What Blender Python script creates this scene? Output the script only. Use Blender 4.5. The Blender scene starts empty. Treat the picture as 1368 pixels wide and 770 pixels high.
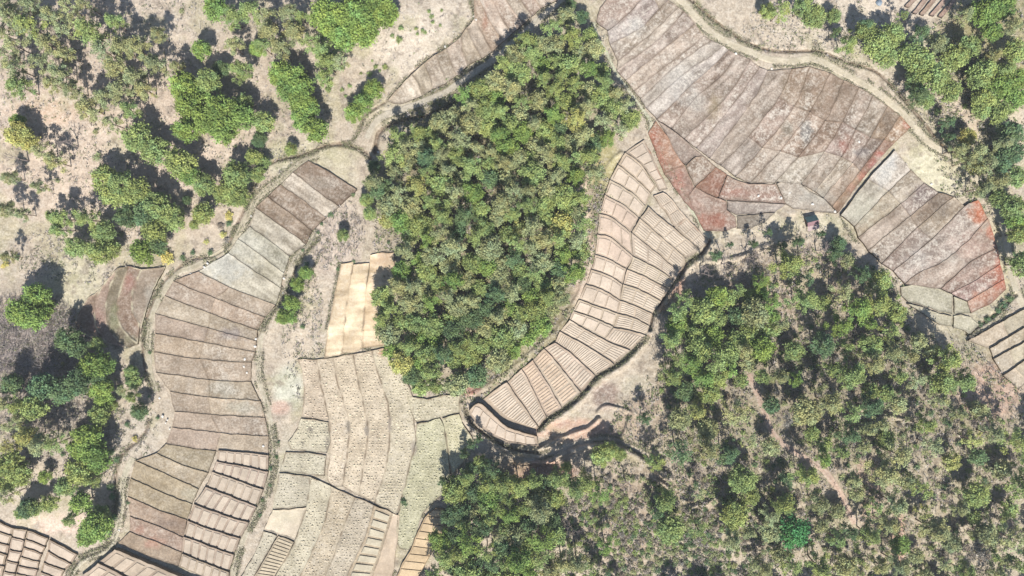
import bpy, math, random
import numpy as np
from mathutils import Vector
from mathutils.geometry import delaunay_2d_cdt

# ---------------------------------------------------------------- camera, light, exposure
ALT = 230.0            # drone height in metres
S = 0.25               # metres per unit of the plan grid (1368 x 770 units) at ground level
CU, CV = 684.0, 385.0
scene = bpy.context.scene
cam_d = bpy.data.cameras.new('camera'); cam = bpy.data.objects.new('camera', cam_d)
scene.collection.objects.link(cam); cam.location = (0, 0, ALT); cam.rotation_euler = (0, 0, 0)
cam_d.sensor_width = 36; cam_d.lens = 36 * ALT / (1368 * S); cam_d.clip_start = 1; cam_d.clip_end = 9000
scene.camera = cam
SUN_EL, SHX = 47.0, -0.09
world = bpy.data.worlds.new('World'); scene.world = world; world.use_nodes = True
wn = world.node_tree; wn.nodes.clear()
sky = wn.nodes.new('ShaderNodeTexSky'); sky.sky_type = 'NISHITA'; sky.sun_disc = False
sky.sun_elevation = math.radians(SUN_EL); sky.sun_rotation = math.radians(180 - 5)
sky.air_density = 1.0; sky.dust_density = 0.6; sky.ozone_density = 1.6
bg = wn.nodes.new('ShaderNodeBackground'); bg.inputs['Strength'].default_value = 0.08
wo = wn.nodes.new('ShaderNodeOutputWorld')
wn.links.new(sky.outputs[0], bg.inputs[0]); wn.links.new(bg.outputs[0], wo.inputs[0])
sun_d = bpy.data.lights.new('sun', 'SUN'); sun_d.energy = 5.0; sun_d.angle = math.radians(0.5); sun_d.color = (1.0, 0.965, 0.92)
sun = bpy.data.objects.new('sun', sun_d); scene.collection.objects.link(sun)
dv = Vector((SHX, 1.0, -math.tan(math.radians(SUN_EL))))
sun.rotation_euler = dv.to_track_quat('-Z', 'Y').to_euler(); sun.location = (0, -100, 150)
scene.view_settings.view_transform = 'Standard'; scene.view_settings.look = 'None'
scene.view_settings.exposure = 1.08; scene.view_settings.gamma = 1
scene.view_settings.use_curve_mapping = False
scene.render.engine = 'CYCLES'
scene.cycles.max_bounces = 6; scene.cycles.diffuse_bounces = 3; scene.cycles.transparent_max_bounces = 4

COL = scene.collection
rnd = random.Random(11); R = np.random.RandomState(5)

# ---------------------------------------------------------------- small helpers
def lin(c, k=0.39):
    """a sunlit tone (0-255) turned into the surface's base colour"""
    c = np.asarray(c, float) / 255.0
    l = np.where(c <= 0.04045, c / 12.92, ((c + 0.055) / 1.055) ** 2.4)
    return l * k * np.array((0.99, 0.985, 0.92)) * 1.10
def link(o, parent=None):
    COL.objects.link(o)
    if parent: o.parent = parent
    return o
def tag(o, label=None, cat=None, group=None, kind=None):
    if label: o['label'] = label
    if cat: o['category'] = cat
    if group: o['group'] = group
    if kind: o['kind'] = kind
    return o
def empty(name, loc, rz=0.0, sc=1.0):
    o = bpy.data.objects.new(name, None); COL.objects.link(o)
    o.location = loc; o.rotation_euler = (0, 0, rz); o.scale = (sc,) * 3
    o.empty_display_size = 0.5
    return o
def mesh_np(name, verts, faces, mat, colors=None, attrs=None, smooth=True):
    """verts (n,3); faces (m,k) all with the same k, or a list"""
    me = bpy.data.meshes.new(name)
    verts = np.asarray(verts, np.float32)
    if isinstance(faces, np.ndarray):
        m, k = faces.shape
        me.vertices.add(len(verts)); me.vertices.foreach_set('co', verts.ravel())
        me.loops.add(m * k); me.loops.foreach_set('vertex_index', faces.astype(np.int32).ravel())
        me.polygons.add(m); me.polygons.foreach_set('loop_start', np.arange(0, m * k, k, dtype=np.int32))
        me.polygons.foreach_set('loop_total', np.full(m, k, np.int32))
        me.update(calc_edges=True)
    else:
        me.from_pydata([tuple(map(float, p)) for p in verts], [], faces); me.update()
    if colors is not None:
        a = me.color_attributes.new('Col', 'FLOAT_COLOR', 'POINT')
        c = np.ones((len(verts), 4), np.float32); c[:, :3] = colors
        a.data.foreach_set('color', c.ravel())
    for kname, val in (attrs or {}).items():
        a = me.attributes.new(kname, 'FLOAT', 'POINT'); a.data.foreach_set('value', np.asarray(val, np.float32))
    if mat: me.materials.append(mat)
    if smooth: me.polygons.foreach_set('use_smooth', np.ones(len(me.polygons), bool))
    return me
def obj(name, me, parent=None):
    return link(bpy.data.objects.new(name, me), parent)

# value noise, vectorised
def _h(ix, iy, seed):
    n = (ix.astype(np.int64) * 374761393 + iy.astype(np.int64) * 668265263 + seed * 974634777) & 0x7fffffff
    n = ((n ^ (n >> 13)) * 1274126177) & 0x7fffffff
    return ((n ^ (n >> 16)) & 0xffff) / 65535.0
def noise(u, v, sc, seed=0):
    x = np.asarray(u, float) / sc; y = np.asarray(v, float) / sc
    xi = np.floor(x); yi = np.floor(y); fx = x - xi; fy = y - yi
    fx = fx * fx * (3 - 2 * fx); fy = fy * fy * (3 - 2 * fy)
    a = _h(xi, yi, seed); b = _h(xi + 1, yi, seed); c = _h(xi, yi + 1, seed); d = _h(xi + 1, yi + 1, seed)
    return (a * (1 - fx) + b * fx) * (1 - fy) + (c * (1 - fx) + d * fx) * fy
def fbm(u, v, sc, seed=0, o=3):
    t = 0; w = 0; a = 1.0
    for i in range(o):
        t = t + a * noise(u, v, sc / 2 ** i, seed + i * 17); w += a; a *= 0.55
    return t / w
def sst(a, b, x):
    t = np.clip((x - a) / (b - a), 0, 1); return t * t * (3 - 2 * t)

def spline(pts, step=3.0):
    """Catmull-Rom through the points"""
    p = np.array(pts, float)
    if len(p) < 3:
        n = max(2, int(np.hypot(*(p[-1] - p[0])) / step) + 1)
        return p[0] + (p[-1] - p[0]) * np.linspace(0, 1, n)[:, None]
    q = np.vstack([2 * p[0] - p[1], p, 2 * p[-1] - p[-2]]); out = []
    for i in range(1, len(q) - 2):
        a, b, c, d = q[i - 1], q[i], q[i + 1], q[i + 2]
        n = max(2, int(np.hypot(*(c - b)) / step))
        t = (np.arange(n) / n)[:, None]
        out.append(0.5 * ((2 * b) + (-a + c) * t + (2 * a - 5 * b + 4 * c - d) * t ** 2 + (-a + 3 * b - 3 * c + d) * t ** 3))
    out.append(p[-1:]); return np.vstack(out)
def resample(p, n):
    p = np.asarray(p, float); d = np.hypot(*np.diff(p, axis=0).T); s = np.concatenate([[0], np.cumsum(d)])
    t = np.linspace(0, s[-1], n)
    return np.stack([np.interp(t, s, p[:, 0]), np.interp(t, s, p[:, 1])], 1)
def dist_poly(u, v, pl):
    """distance of points to a polyline"""
    pl = np.asarray(pl, float); best = np.full(np.shape(u), 1e9)
    for a, b in zip(pl[:-1], pl[1:]):
        ab = b - a; L = ab @ ab
        if L == 0: continue
        t = np.clip(((u - a[0]) * ab[0] + (v - a[1]) * ab[1]) / L, 0, 1)
        best = np.minimum(best, (u - a[0] - t * ab[0]) ** 2 + (v - a[1] - t * ab[1]) ** 2)
    return np.sqrt(best)
def inside(u, v, poly):
    u = np.asarray(u, float); v = np.asarray(v, float); r = np.zeros(u.shape, bool)
    p = np.asarray(poly, float); q = np.roll(p, -1, 0)
    for (x1, y1), (x2, y2) in zip(p, q):
        if y1 == y2: continue
        c = ((y1 > v) != (y2 > v)) & (u < (x2 - x1) * (v - y1) / (y2 - y1) + x1); r ^= c
    return r

# ---------------------------------------------------------------- the lie of the land
HILLS = [(665, 300, 120, 170, 6.0), (1130, 620, 260, 150, 8.0), (110, 120, 200, 150, 5.0),
         (1350, 60, 130, 110, 6.0), (30, 560, 110, 150, 6.0), (700, 720, 150, 70, 3.0), (520, 20, 90, 60, 2.5)]
def h0(u, v):
    u = np.asarray(u, float); v = np.asarray(v, float)
    z = 1.2 * (fbm(u, v, 260, 3, 2) - 0.5)
    for a, b, ra, rb, k in HILLS:
        z = z + k * np.exp(-(((u - a) / ra) ** 2 + ((v - b) / rb) ** 2))
    far = sst(500, 3000, np.hypot(u - CU, v - CV) - 700)
    return z + far * 60 * (fbm(u, v, 2600, 9, 3) - 0.35)
def P(u, v, h):
    f = S * (ALT - h) / ALT
    return np.stack(np.broadcast_arrays((u - CU) * f, -(v - CV) * f, h), -1)
def plan(x, y, z):
    f = S * (ALT - z) / ALT
    return x / f + CU, -y / f + CV

DITCHES = [  # points, half width, depth
 ([(640,118),(600,142),(568,156),(548,159),(532,164),(517,169),(506,178),(503,190),(501,203)], 2.6, 1.5),
 ([(352,223),(368,215),(399,209),(418,203),(432,196),(452,193),(470,196),(485,203),(495,212)], 2.2, 0.9),
 ([(458,194),(470,190),(480,175),(488,155),(504,143),(518,134),(550,98),(563,85),(582,71),(596,62),(614,48),(623,36),(634,22),(629,0),(631,-25)], 1.1, 0.6),
 ([(352,223),(333,268),(316,301),(305,327),(284,343),(264,345),(239,358),(215,382),(202,409),(194,436),(191,470),(195,500),(203,515)], 1.5, 0.7),
 ([(200,560),(196,574),(185,588),(170,600),(158,618),(154,640),(155,668),(152,690)], 1.6, 0.8),
 ([(148,722),(134,736),(112,744),(100,755),(90,775)], 1.8, 0.8),
 ([(910,-15),(923,0),(948,23),(978,45),(1003,60),(1040,69),(1093,69),(1131,83),(1168,95),(1194,118),(1215,142),(1240,172),(1254,190),(1276,206),(1298,221),(1316,243),(1324,256)], 1.8, 1.2),
 ([(427,318),(414,332),(402,345),(390,372),(384,390),(367,412),(353,432),(344,450)], 1.5, 0.6),
 ([(948,322),(938,338),(918,352),(909,368),(898,380),(885,400),(872,416),(868,440)], 2.4, 1.3),
 ([(866,450),(845,471),(823,489),(797,504),(778,527),(752,548),(731,561),(720,574)], 2.2, 0.9),
 ([(1292,446),(1310,434),(1330,420),(1346,404),(1356,394)], 2.5, 0.9),
 ([(621,545),(626,560),(645,578),(680,599),(722,606)], 1.6, 1.0),
]
BANKS = [  # points, half width, height: the ground south of each line stands higher
 ([(868,444),(847,476),(826,494),(800,510),(782,531),(755,553),(734,566),(722,579)], 4.0, 1.3),
 ([(951,326),(941,342),(922,357),(912,372),(901,386),(889,404),(876,420)], 3.2, 1.1),
 ([(720,601),(745,588),(764,581),(789,571),(800,560)], 3.0, 1.4),
 ([(690,618),(720,619),(733,617),(764,603),(794,596),(820,596),(848,609),(868,622),(896,640)], 3.2, 2.0),
 ([(799,552),(803,546),(811,543),(828,546),(843,552),(840,565),(832,584)], 2.6, 1.0),
 ([(617,540),(622,562),(641,581),(678,602),(720,610)], 2.4, 1.0),
 ([(628,527),(645,520),(668,505),(700,480),(725,458),(745,440),(758,420),(772,395),(786,360),(793,320),(797,280),(803,245),(818,215),(830,205)], 3.0, 0.7),
 ([(935,350),(985,345),(1020,330),(1060,318)], 3.0, 1.2),
 ([(1150,545),(1185,555),(1218,564)], 2.4, 1.2),
 ([(875,640),(890,650),(900,660)], 2.4, 1.2), ([(925,678),(945,673),(958,664)], 2.4, 1.2),
]
TRAIL = [(1000,500),(1010,520),(1022,550),(1030,575),(1045,592),(1072,610),(1100,628),(1120,655),(1132,680),(1142,700)]
PATHS = {
 'left': ([(424,206),(408,214),(372,243),(345,264),(330,290),(322,306),(309,327),(287,341),(258,357),(235,366),(214,396),(202,425),(199,450),(198,470),(201,500),(208,524)], 4.5),
 'left_low': ([(178,612),(168,632),(163,655),(162,680),(157,708),(150,724),(140,736),(122,742),(106,753),(94,768),(84,790)], 4.5),
 'middle': ([(425,310),(408,330),(393,350),(386,372),(380,392),(365,412),(352,432),(348,455),(346,485),(347,510),(356,540),(364,578),(367,609),(360,645),(351,672),(335,700),(322,729),(314,755),(308,790)], 4.0),
 'top': ([(758,-10),(745,4),(722,24),(700,44),(680,62),(660,80),(635,96),(612,112),(590,126),(565,136),(540,146),(515,154),(500,166),(490,185)], 5.0),
 'right': ([(895,-15),(912,3),(932,25),(950,43),(975,58),(1003,70),(1030,80),(1060,82),(1090,80),(1131,100),(1170,123),(1205,151),(1240,190),(1272,208),(1298,231),(1320,259),(1337,297),(1347,335),(1352,368),(1360,394),(1369,412),(1390,445)], 5.5),
 'wood': (TRAIL, 5.0),
 'west_field': ([(793,30),(797,45),(810,70),(822,96),(842,124),(858,146),(870,164),(868,180),(886,214),(905,250),(925,283),(948,318)], 2.6),
 'bank': ([(700,616),(732,607),(762,594),(793,587),(819,587),(850,600),(872,613)], 3.0),
}
for k in PATHS: PATHS[k] = (spline(PATHS[k][0], 3), PATHS[k][1])
DITCHES = [(spline(p, 4), w, d) for p, w, d in DITCHES]; BANKS = [(spline(p, 4), w, d) for p, w, d in BANKS]

def near(u, v, pl, m):
    return (u > pl[:, 0].min() - m) & (u < pl[:, 0].max() + m) & (v > pl[:, 1].min() - m) & (v < pl[:, 1].max() + m)
def hd(u, v):
    """the terrain itself: hills, banks, ditches, rough ground"""
    u = np.asarray(u, float); v = np.asarray(v, float); z = h0(u, v)
    calm = np.zeros(u.shape)
    for pl, w in PATHS.values():
        m = near(u, v, pl, 14)
        if m.any(): calm[m] = np.maximum(calm[m], 1 - sst(w, w + 6, dist_poly(u[m], v[m], pl)))
    rough = 0.9 * (fbm(u, v, 22, 21, 3) - 0.5) * 0.6 + 0.35 * (fbm(u, v, 5, 31, 2) - 0.5)
    rr = np.clip(sst(0.35, 0.7, fbm(u, v, 120, 41, 2)) + 0.35, 0, 1)
    z = z + rough * (1 - 0.92 * calm) * rr
    jit = 2.2 * (fbm(u, v, 9, 77, 2) - 0.5)
    for pl, w, d in DITCHES:
        m = near(u, v, pl, 16)
        if m.any():
            q = np.abs(dist_poly(u[m], v[m], pl) + jit[m]) / w; z[m] -= d * np.exp(-q ** 3) * (0.75 + 0.5 * noise(u[m], v[m], 15, 8))
    for pl, w, d in BANKS:
        m = near(u, v, pl, 16)
        if m.any():
            q = np.abs(dist_poly(u[m], v[m], pl) + jit[m]) / w; z[m] += d * np.exp(-q ** 4) * (0.6 + 0.6 * noise(u[m], v[m], 12, 18))
    return z
def ground_at(x, y):
    z = 0.0
    for _ in range(3):
        u, v = plan(x, y, z); z = float(hd(np.array([u]), np.array([v]))[0])
    return z

# ---------------------------------------------------------------- materials
def newmat(name, rough=0.9):
    m = bpy.data.materials.new(name); m.use_nodes = True; nt = m.node_tree
    b = nt.nodes['Principled BSDF']; b.inputs['Roughness'].default_value = rough
    b.inputs['Specular IOR Level'].default_value = 0.15
    return m, nt, b
def nd(nt, t, **kw):
    n = nt.nodes.new(t)
    for k, v in kw.items(): setattr(n, k, v)
    return n
def nz(nt, co, scale, detail=4, rough=0.6, dim='3D'):
    n = nd(nt, 'ShaderNodeTexNoise'); n.inputs['Scale'].default_value = scale
    n.inputs['Detail'].default_value = detail; n.inputs['Roughness'].default_value = rough
    nt.links.new(co, n.inputs['Vector']); return n.outputs['Fac']
def ramp(nt, x, a, b, lo=0.0, hi=1.0):
    m = nd(nt, 'ShaderNodeMapRange'); m.inputs['From Min'].default_value = a; m.inputs['From Max'].default_value = b
    m.inputs['To Min'].default_value = lo; m.inputs['To Max'].default_value = hi
    nt.links.new(x, m.inputs['Value']); return m.outputs['Result']
def mth(nt, op, a, b):
    m = nd(nt, 'ShaderNodeMath', operation=op)
    for i, x in enumerate((a, b)):
        if isinstance(x, (int, float)): m.inputs[i].default_value = x
        else: nt.links.new(x, m.inputs[i])
    return m.outputs[0]
def mix(nt, f, a, b, mode='MIX'):
    m = nd(nt, 'ShaderNodeMix', data_type='RGBA', blend_type=mode)
    for s, x in ((0, f), (6, a), (7, b)):
        if isinstance(x, (int, float)): m.inputs[s].default_value = x
        elif isinstance(x, tuple): m.inputs[s].default_value = (*x[:3], 1)
        else: nt.links.new(x, m.inputs[s])
    return m.outputs[2]
def soil_material(name, grain=0.35, fleck=(0.42, 0.385, 0.325), dark=(0.10, 0.08, 0.065), bump=0.25):
    m, nt, b = newmat(name, 0.95)
    geo = nd(nt, 'ShaderNodeNewGeometry').outputs['Position']
    col = nd(nt, 'ShaderNodeVertexColor'); col.layer_name = 'Col'; col = col.outputs[0]
    mot = nd(nt, 'ShaderNodeAttribute', attribute_name='mott').outputs['Fac']
    n1 = nz(nt, geo, 1.6, 5, 0.75); n2 = nz(nt, geo, 0.28, 4, 0.6); n3 = nz(nt, geo, 0.6, 5, 0.7)
    g = ramp(nt, n1, 0.25, 0.75, 1 - grain, 1 + grain)
    g2 = ramp(nt, n2, 0.3, 0.7, 0.84, 1.16)
    gg = mth(nt, 'MULTIPLY', g, g2)
    cc = nd(nt, 'ShaderNodeCombineColor')
    for i in range(3): nt.links.new(gg, cc.inputs[i])
    c = mix(nt, 1.0, col, cc.outputs[0], 'MULTIPLY')
    # pale flecks of straw and salt, dark damp specks
    f = mth(nt, 'MULTIPLY', ramp(nt, mth(nt, 'ADD', mth(nt, 'MULTIPLY', n3, 0.5), mth(nt, 'MULTIPLY', n1, 0.5)), 0.47, 0.64), mot)
    c = mix(nt, f, c, fleck)
    n4 = nz(nt, geo, 1.1, 5, 0.8)
    d = mth(nt, 'MULTIPLY', ramp(nt, n4, 0.58, 0.70), mth(nt, 'MULTIPLY', ramp(nt, mot, 0.0, 1.0, 0.25, 0.65), 1.0))
    c = mix(nt, d, c, dark)
    nt.links.new(c, b.inputs['Base Color'])
    bp = nd(nt, 'ShaderNodeBump'); bp.inputs['Strength'].default_value = bump; bp.inputs['Distance'].default_value = 0.25
    nt.links.new(n1, bp.inputs['Height']); nt.links.new(bp.outputs[0], b.inputs['Normal'])
    return m
M_GROUND = soil_material('dry_ground', 0.36, bump=0.6)
M_PADDY = soil_material('paddy_soil', 0.40, bump=0.55)
M_BED = soil_material('seedbed_soil', 0.17, bump=0.22)
M_PATH = soil_material('path_dust', 0.20, bump=0.3)

def leaf_material(name, rough=0.65):
    m, nt, b = newmat(name, rough)
    oc = nd(nt, 'ShaderNodeObjectInfo'); va = nd(nt, 'ShaderNodeVertexColor'); va.layer_name = 'Col'
    c = mix(nt, 1.0, oc.outputs['Color'], va.outputs[0], 'MULTIPLY')
    nt.links.new(c, b.inputs['Base Color'])
    tr = nd(nt, 'ShaderNodeBsdfTranslucent'); nt.links.new(c, tr.inputs[0])
    mx = nd(nt, 'ShaderNodeMixShader'); mx.inputs[0].default_value = 0.17
    out = nt.nodes['Material Output']
    nt.links.new(b.outputs[0], mx.inputs[1]); nt.links.new(tr.outputs[0], mx.inputs[2]); nt.links.new(mx.outputs[0], out.inputs[0])
    return m
M_LEAF = leaf_material('leaves')
def plain(name, c, rough=0.8, var=0.25, scale=3.0, metal=0.0):
    m, nt, b = newmat(name, rough); b.inputs['Metallic'].default_value = metal
    geo = nd(nt, 'ShaderNodeTexCoord').outputs['Object']
    f = ramp(nt, nz(nt, geo, scale, 4, 0.65), 0.3, 0.7)
    nt.links.new(mix(nt, f, tuple(x * (1 - var) for x in c), tuple(min(1, x * (1 + var)) for x in c)), b.inputs['Base Color'])
    return m
M_BARK = plain('bark', (0.12, 0.085, 0.06), 0.9, 0.3)
M_ROCK = plain('pale_stone', (0.42, 0.40, 0.36), 0.9, 0.2)
# ---------------------------------------------------------------- ground colours (what the soil itself looks like)
ZONES = [  # u, v, ru, rv, lit tone, strength
 (120,150,260,190,(208,188,172),0.9), (60,150,60,20,(216,184,160),0.5), (230,30,80,60,(212,196,180),0.8),
 (50,470,80,60,(186,170,164),0.95), (100,370,45,60,(205,196,170),0.9), (95,560,60,90,(176,162,150),0.7),
 (180,590,40,45,(196,184,170),0.8), (575,60,90,70,(219,205,190),0.9), (530,150,60,25,(204,192,170),0.8),
 (400,215,60,30,(200,192,168),0.9), (450,230,30,40,(196,186,160),0.8), (440,320,50,60,(205,188,175),0.9),
 (400,430,25,90,(206,190,172),0.9), (385,520,25,35,(214,212,196),0.95), (375,545,16,12,(205,170,155),0.8),
 (385,660,20,90,(196,192,172),0.7), (80,700,70,18,(228,204,188),0.9),
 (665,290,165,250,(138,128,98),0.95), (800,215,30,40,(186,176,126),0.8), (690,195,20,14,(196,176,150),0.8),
 (625,518,20,13,(178,130,115),1.0), (778,330,18,130,(214,190,172),0.9),
 (810,530,22,22,(156,136,126),1.0), (850,520,22,22,(205,195,176),0.9), (770,575,70,18,(206,170,152),0.9), (870,560,50,40,(208,182,164),0.8),
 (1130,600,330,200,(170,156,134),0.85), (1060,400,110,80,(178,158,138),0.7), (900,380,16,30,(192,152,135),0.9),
 (880,410,14,8,(202,140,115),0.8), (1010,300,90,18,(214,200,178),0.9), (1100,300,40,16,(218,208,184),0.9),
 (1255,225,60,45,(216,208,182),1.0), (1180,60,80,40,(204,196,170),0.6), (1130,30,120,45,(212,198,182),0.8), (1220,12,90,25,(222,206,190),0.9),
 (1330,60,90,90,(166,158,110),0.8), (1310,190,60,60,(190,180,150),0.8), (1290,160,40,30,(206,186,170),0.7),
 (1300,430,60,30,(196,188,162),0.7), (1340,330,18,110,(206,194,160),0.8), (1320,520,50,50,(200,168,150),0.9),
 (1160,650,20,60,(198,166,150),0.8), (1200,720,12,40,(205,165,148),0.9), (1100,430,40,30,(196,182,158),0.7),
 (720,630,60,20,(190,145,128),0.8), (860,690,110,70,(170,150,130),0.8), (785,85,25,50,(196,186,168),0.8), (459,194,11,6,(150,124,98),1.0), (440,205,50,14,(196,186,158),0.7), (45,465,80,55,(184,170,164),0.85), (560,760,20,15,(205,175,150),0.5),
]
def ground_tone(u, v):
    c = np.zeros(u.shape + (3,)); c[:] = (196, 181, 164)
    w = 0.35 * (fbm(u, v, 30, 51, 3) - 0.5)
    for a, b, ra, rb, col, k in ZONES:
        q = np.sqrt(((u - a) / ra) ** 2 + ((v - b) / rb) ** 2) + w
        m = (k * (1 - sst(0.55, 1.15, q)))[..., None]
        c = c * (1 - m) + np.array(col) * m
    # weeds in blotches
    g = (sst(0.52, 0.72, fbm(u, v, 34, 61, 3)) * 0.45)[..., None]; c = c * (1 - g) + np.array((168, 162, 128)) * g
    g = (sst(0.60, 0.75, fbm(u, v, 9, 63, 3)) * 0.45)[..., None]; c = c * (1 - g) + np.array((138, 124, 112)) * g
    for pl, wd, d in DITCHES:
        m = near(u, v, pl, 10)
        if m.any():
            k = (0.75 * np.exp(-(dist_poly(u[m], v[m], pl) / (wd * 1.2)) ** 4))[:, None]
            c[m] = c[m] * (1 - k) + np.array((112, 94, 78)) * k
    return c
def build_terrain():
    def axis(n0, n1, far):
        core = np.arange(n0, n1 + 0.1, 1.6)
        out = []; s = 4.0; x = n1
        while x < n1 + far: x += s; s *= 1.18; out.append(x)
        out = np.array(out)
        return np.concatenate([(n0 + n1) - out[::-1], core, out])
    U = axis(-60, 1428, 9000); V = axis(-60, 830, 9000)
    uu, vv = np.meshgrid(U, V); u = uu.ravel(); v = vv.ravel()
    z = hd(u, v); pts = P(u, v, z)
    nu = len(U); i = np.arange(len(V) - 1)[:, None] * nu + np.arange(nu - 1)[None]
    i = i.ravel(); f = np.stack([i, i + nu, i + nu + 1, i + 1], 1)
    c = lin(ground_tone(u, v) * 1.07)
    mott = 0.25 + 0.35 * fbm(u, v, 70, 71, 2)
    o = obj('ground', mesh_np('ground', pts, f, M_GROUND, c, {'mott': mott})); tag(o, kind='structure')
build_terrain()

def build_path(name, pl, w, tone, mott=0.35):
    pl = resample(pl, int(np.hypot(*np.diff(pl, axis=0).T).sum() / 1.5))
    t = np.gradient(pl, axis=0); t /= np.hypot(*t.T)[:, None] + 1e-9; n = np.stack([-t[:, 1], t[:, 0]], 1)
    K = 9; vs = []; k = np.linspace(-1, 1, K)
    wl = w * (0.75 + 0.55 * fbm(pl[:, 0], pl[:, 1], 16, 91)); wr = w * (0.75 + 0.55 * fbm(pl[:, 0], pl[:, 1], 16, 95))
    off = np.where(k[None] < 0, k[None] * wl[:, None], k[None] * wr[:, None])
    uv = pl[:, None] + n[:, None] * off[..., None]
    u = uv[..., 0].ravel(); v = uv[..., 1].ravel()
    edge = (np.abs(np.tile(k, len(pl))) > 0.99)
    z = hd(u, v) + np.where(edge, -0.12, 0.09)
    N = len(pl); i = (np.arange(N - 1)[:, None] * K + np.arange(K - 1)[None]).ravel()
    f = np.stack([i, i + 1, i + K + 1, i + K], 1)
    c = np.zeros((len(u), 3)); c[:] = tone
    g = (0.55 * fbm(u, v, 14, 97, 3))[:, None]; c = c * (1 - g) + (c * 0.90 + np.array((0, 4, 0))) * g
    rut = np.tile(np.exp(-((np.abs(k) - 0.45) / 0.18) ** 2), N)[:, None] * 0.35; c = c * (1 - rut) + np.array((230, 217, 197)) * rut; pe = np.tile(sst(.62, .9, np.abs(k)), N)[:, None] * 0.5 * noise(u, v, 10, 99)[:, None]; c = c * (1 - pe) + np.array((236, 222, 200)) * pe
    o = obj('dirt_path', mesh_np(name, P(u, v, z), f, M_PATH, lin(c), {'mott': np.full(len(u), mott)})); tag(o, kind='structure')
TONES = {'left': (190,178,156), 'left_low': (200,190,170), 'middle': (196,184,164), 'top': (206,194,178), 'right': (212,198,176),
         'wood': (204,172,156), 'west_field': (206,204,180), 'bank': (206,190,172)}
for k, (pl, w) in PATHS.items(): build_path(k, pl, w, tuple(q + 7 for q in TONES[k]))

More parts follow.
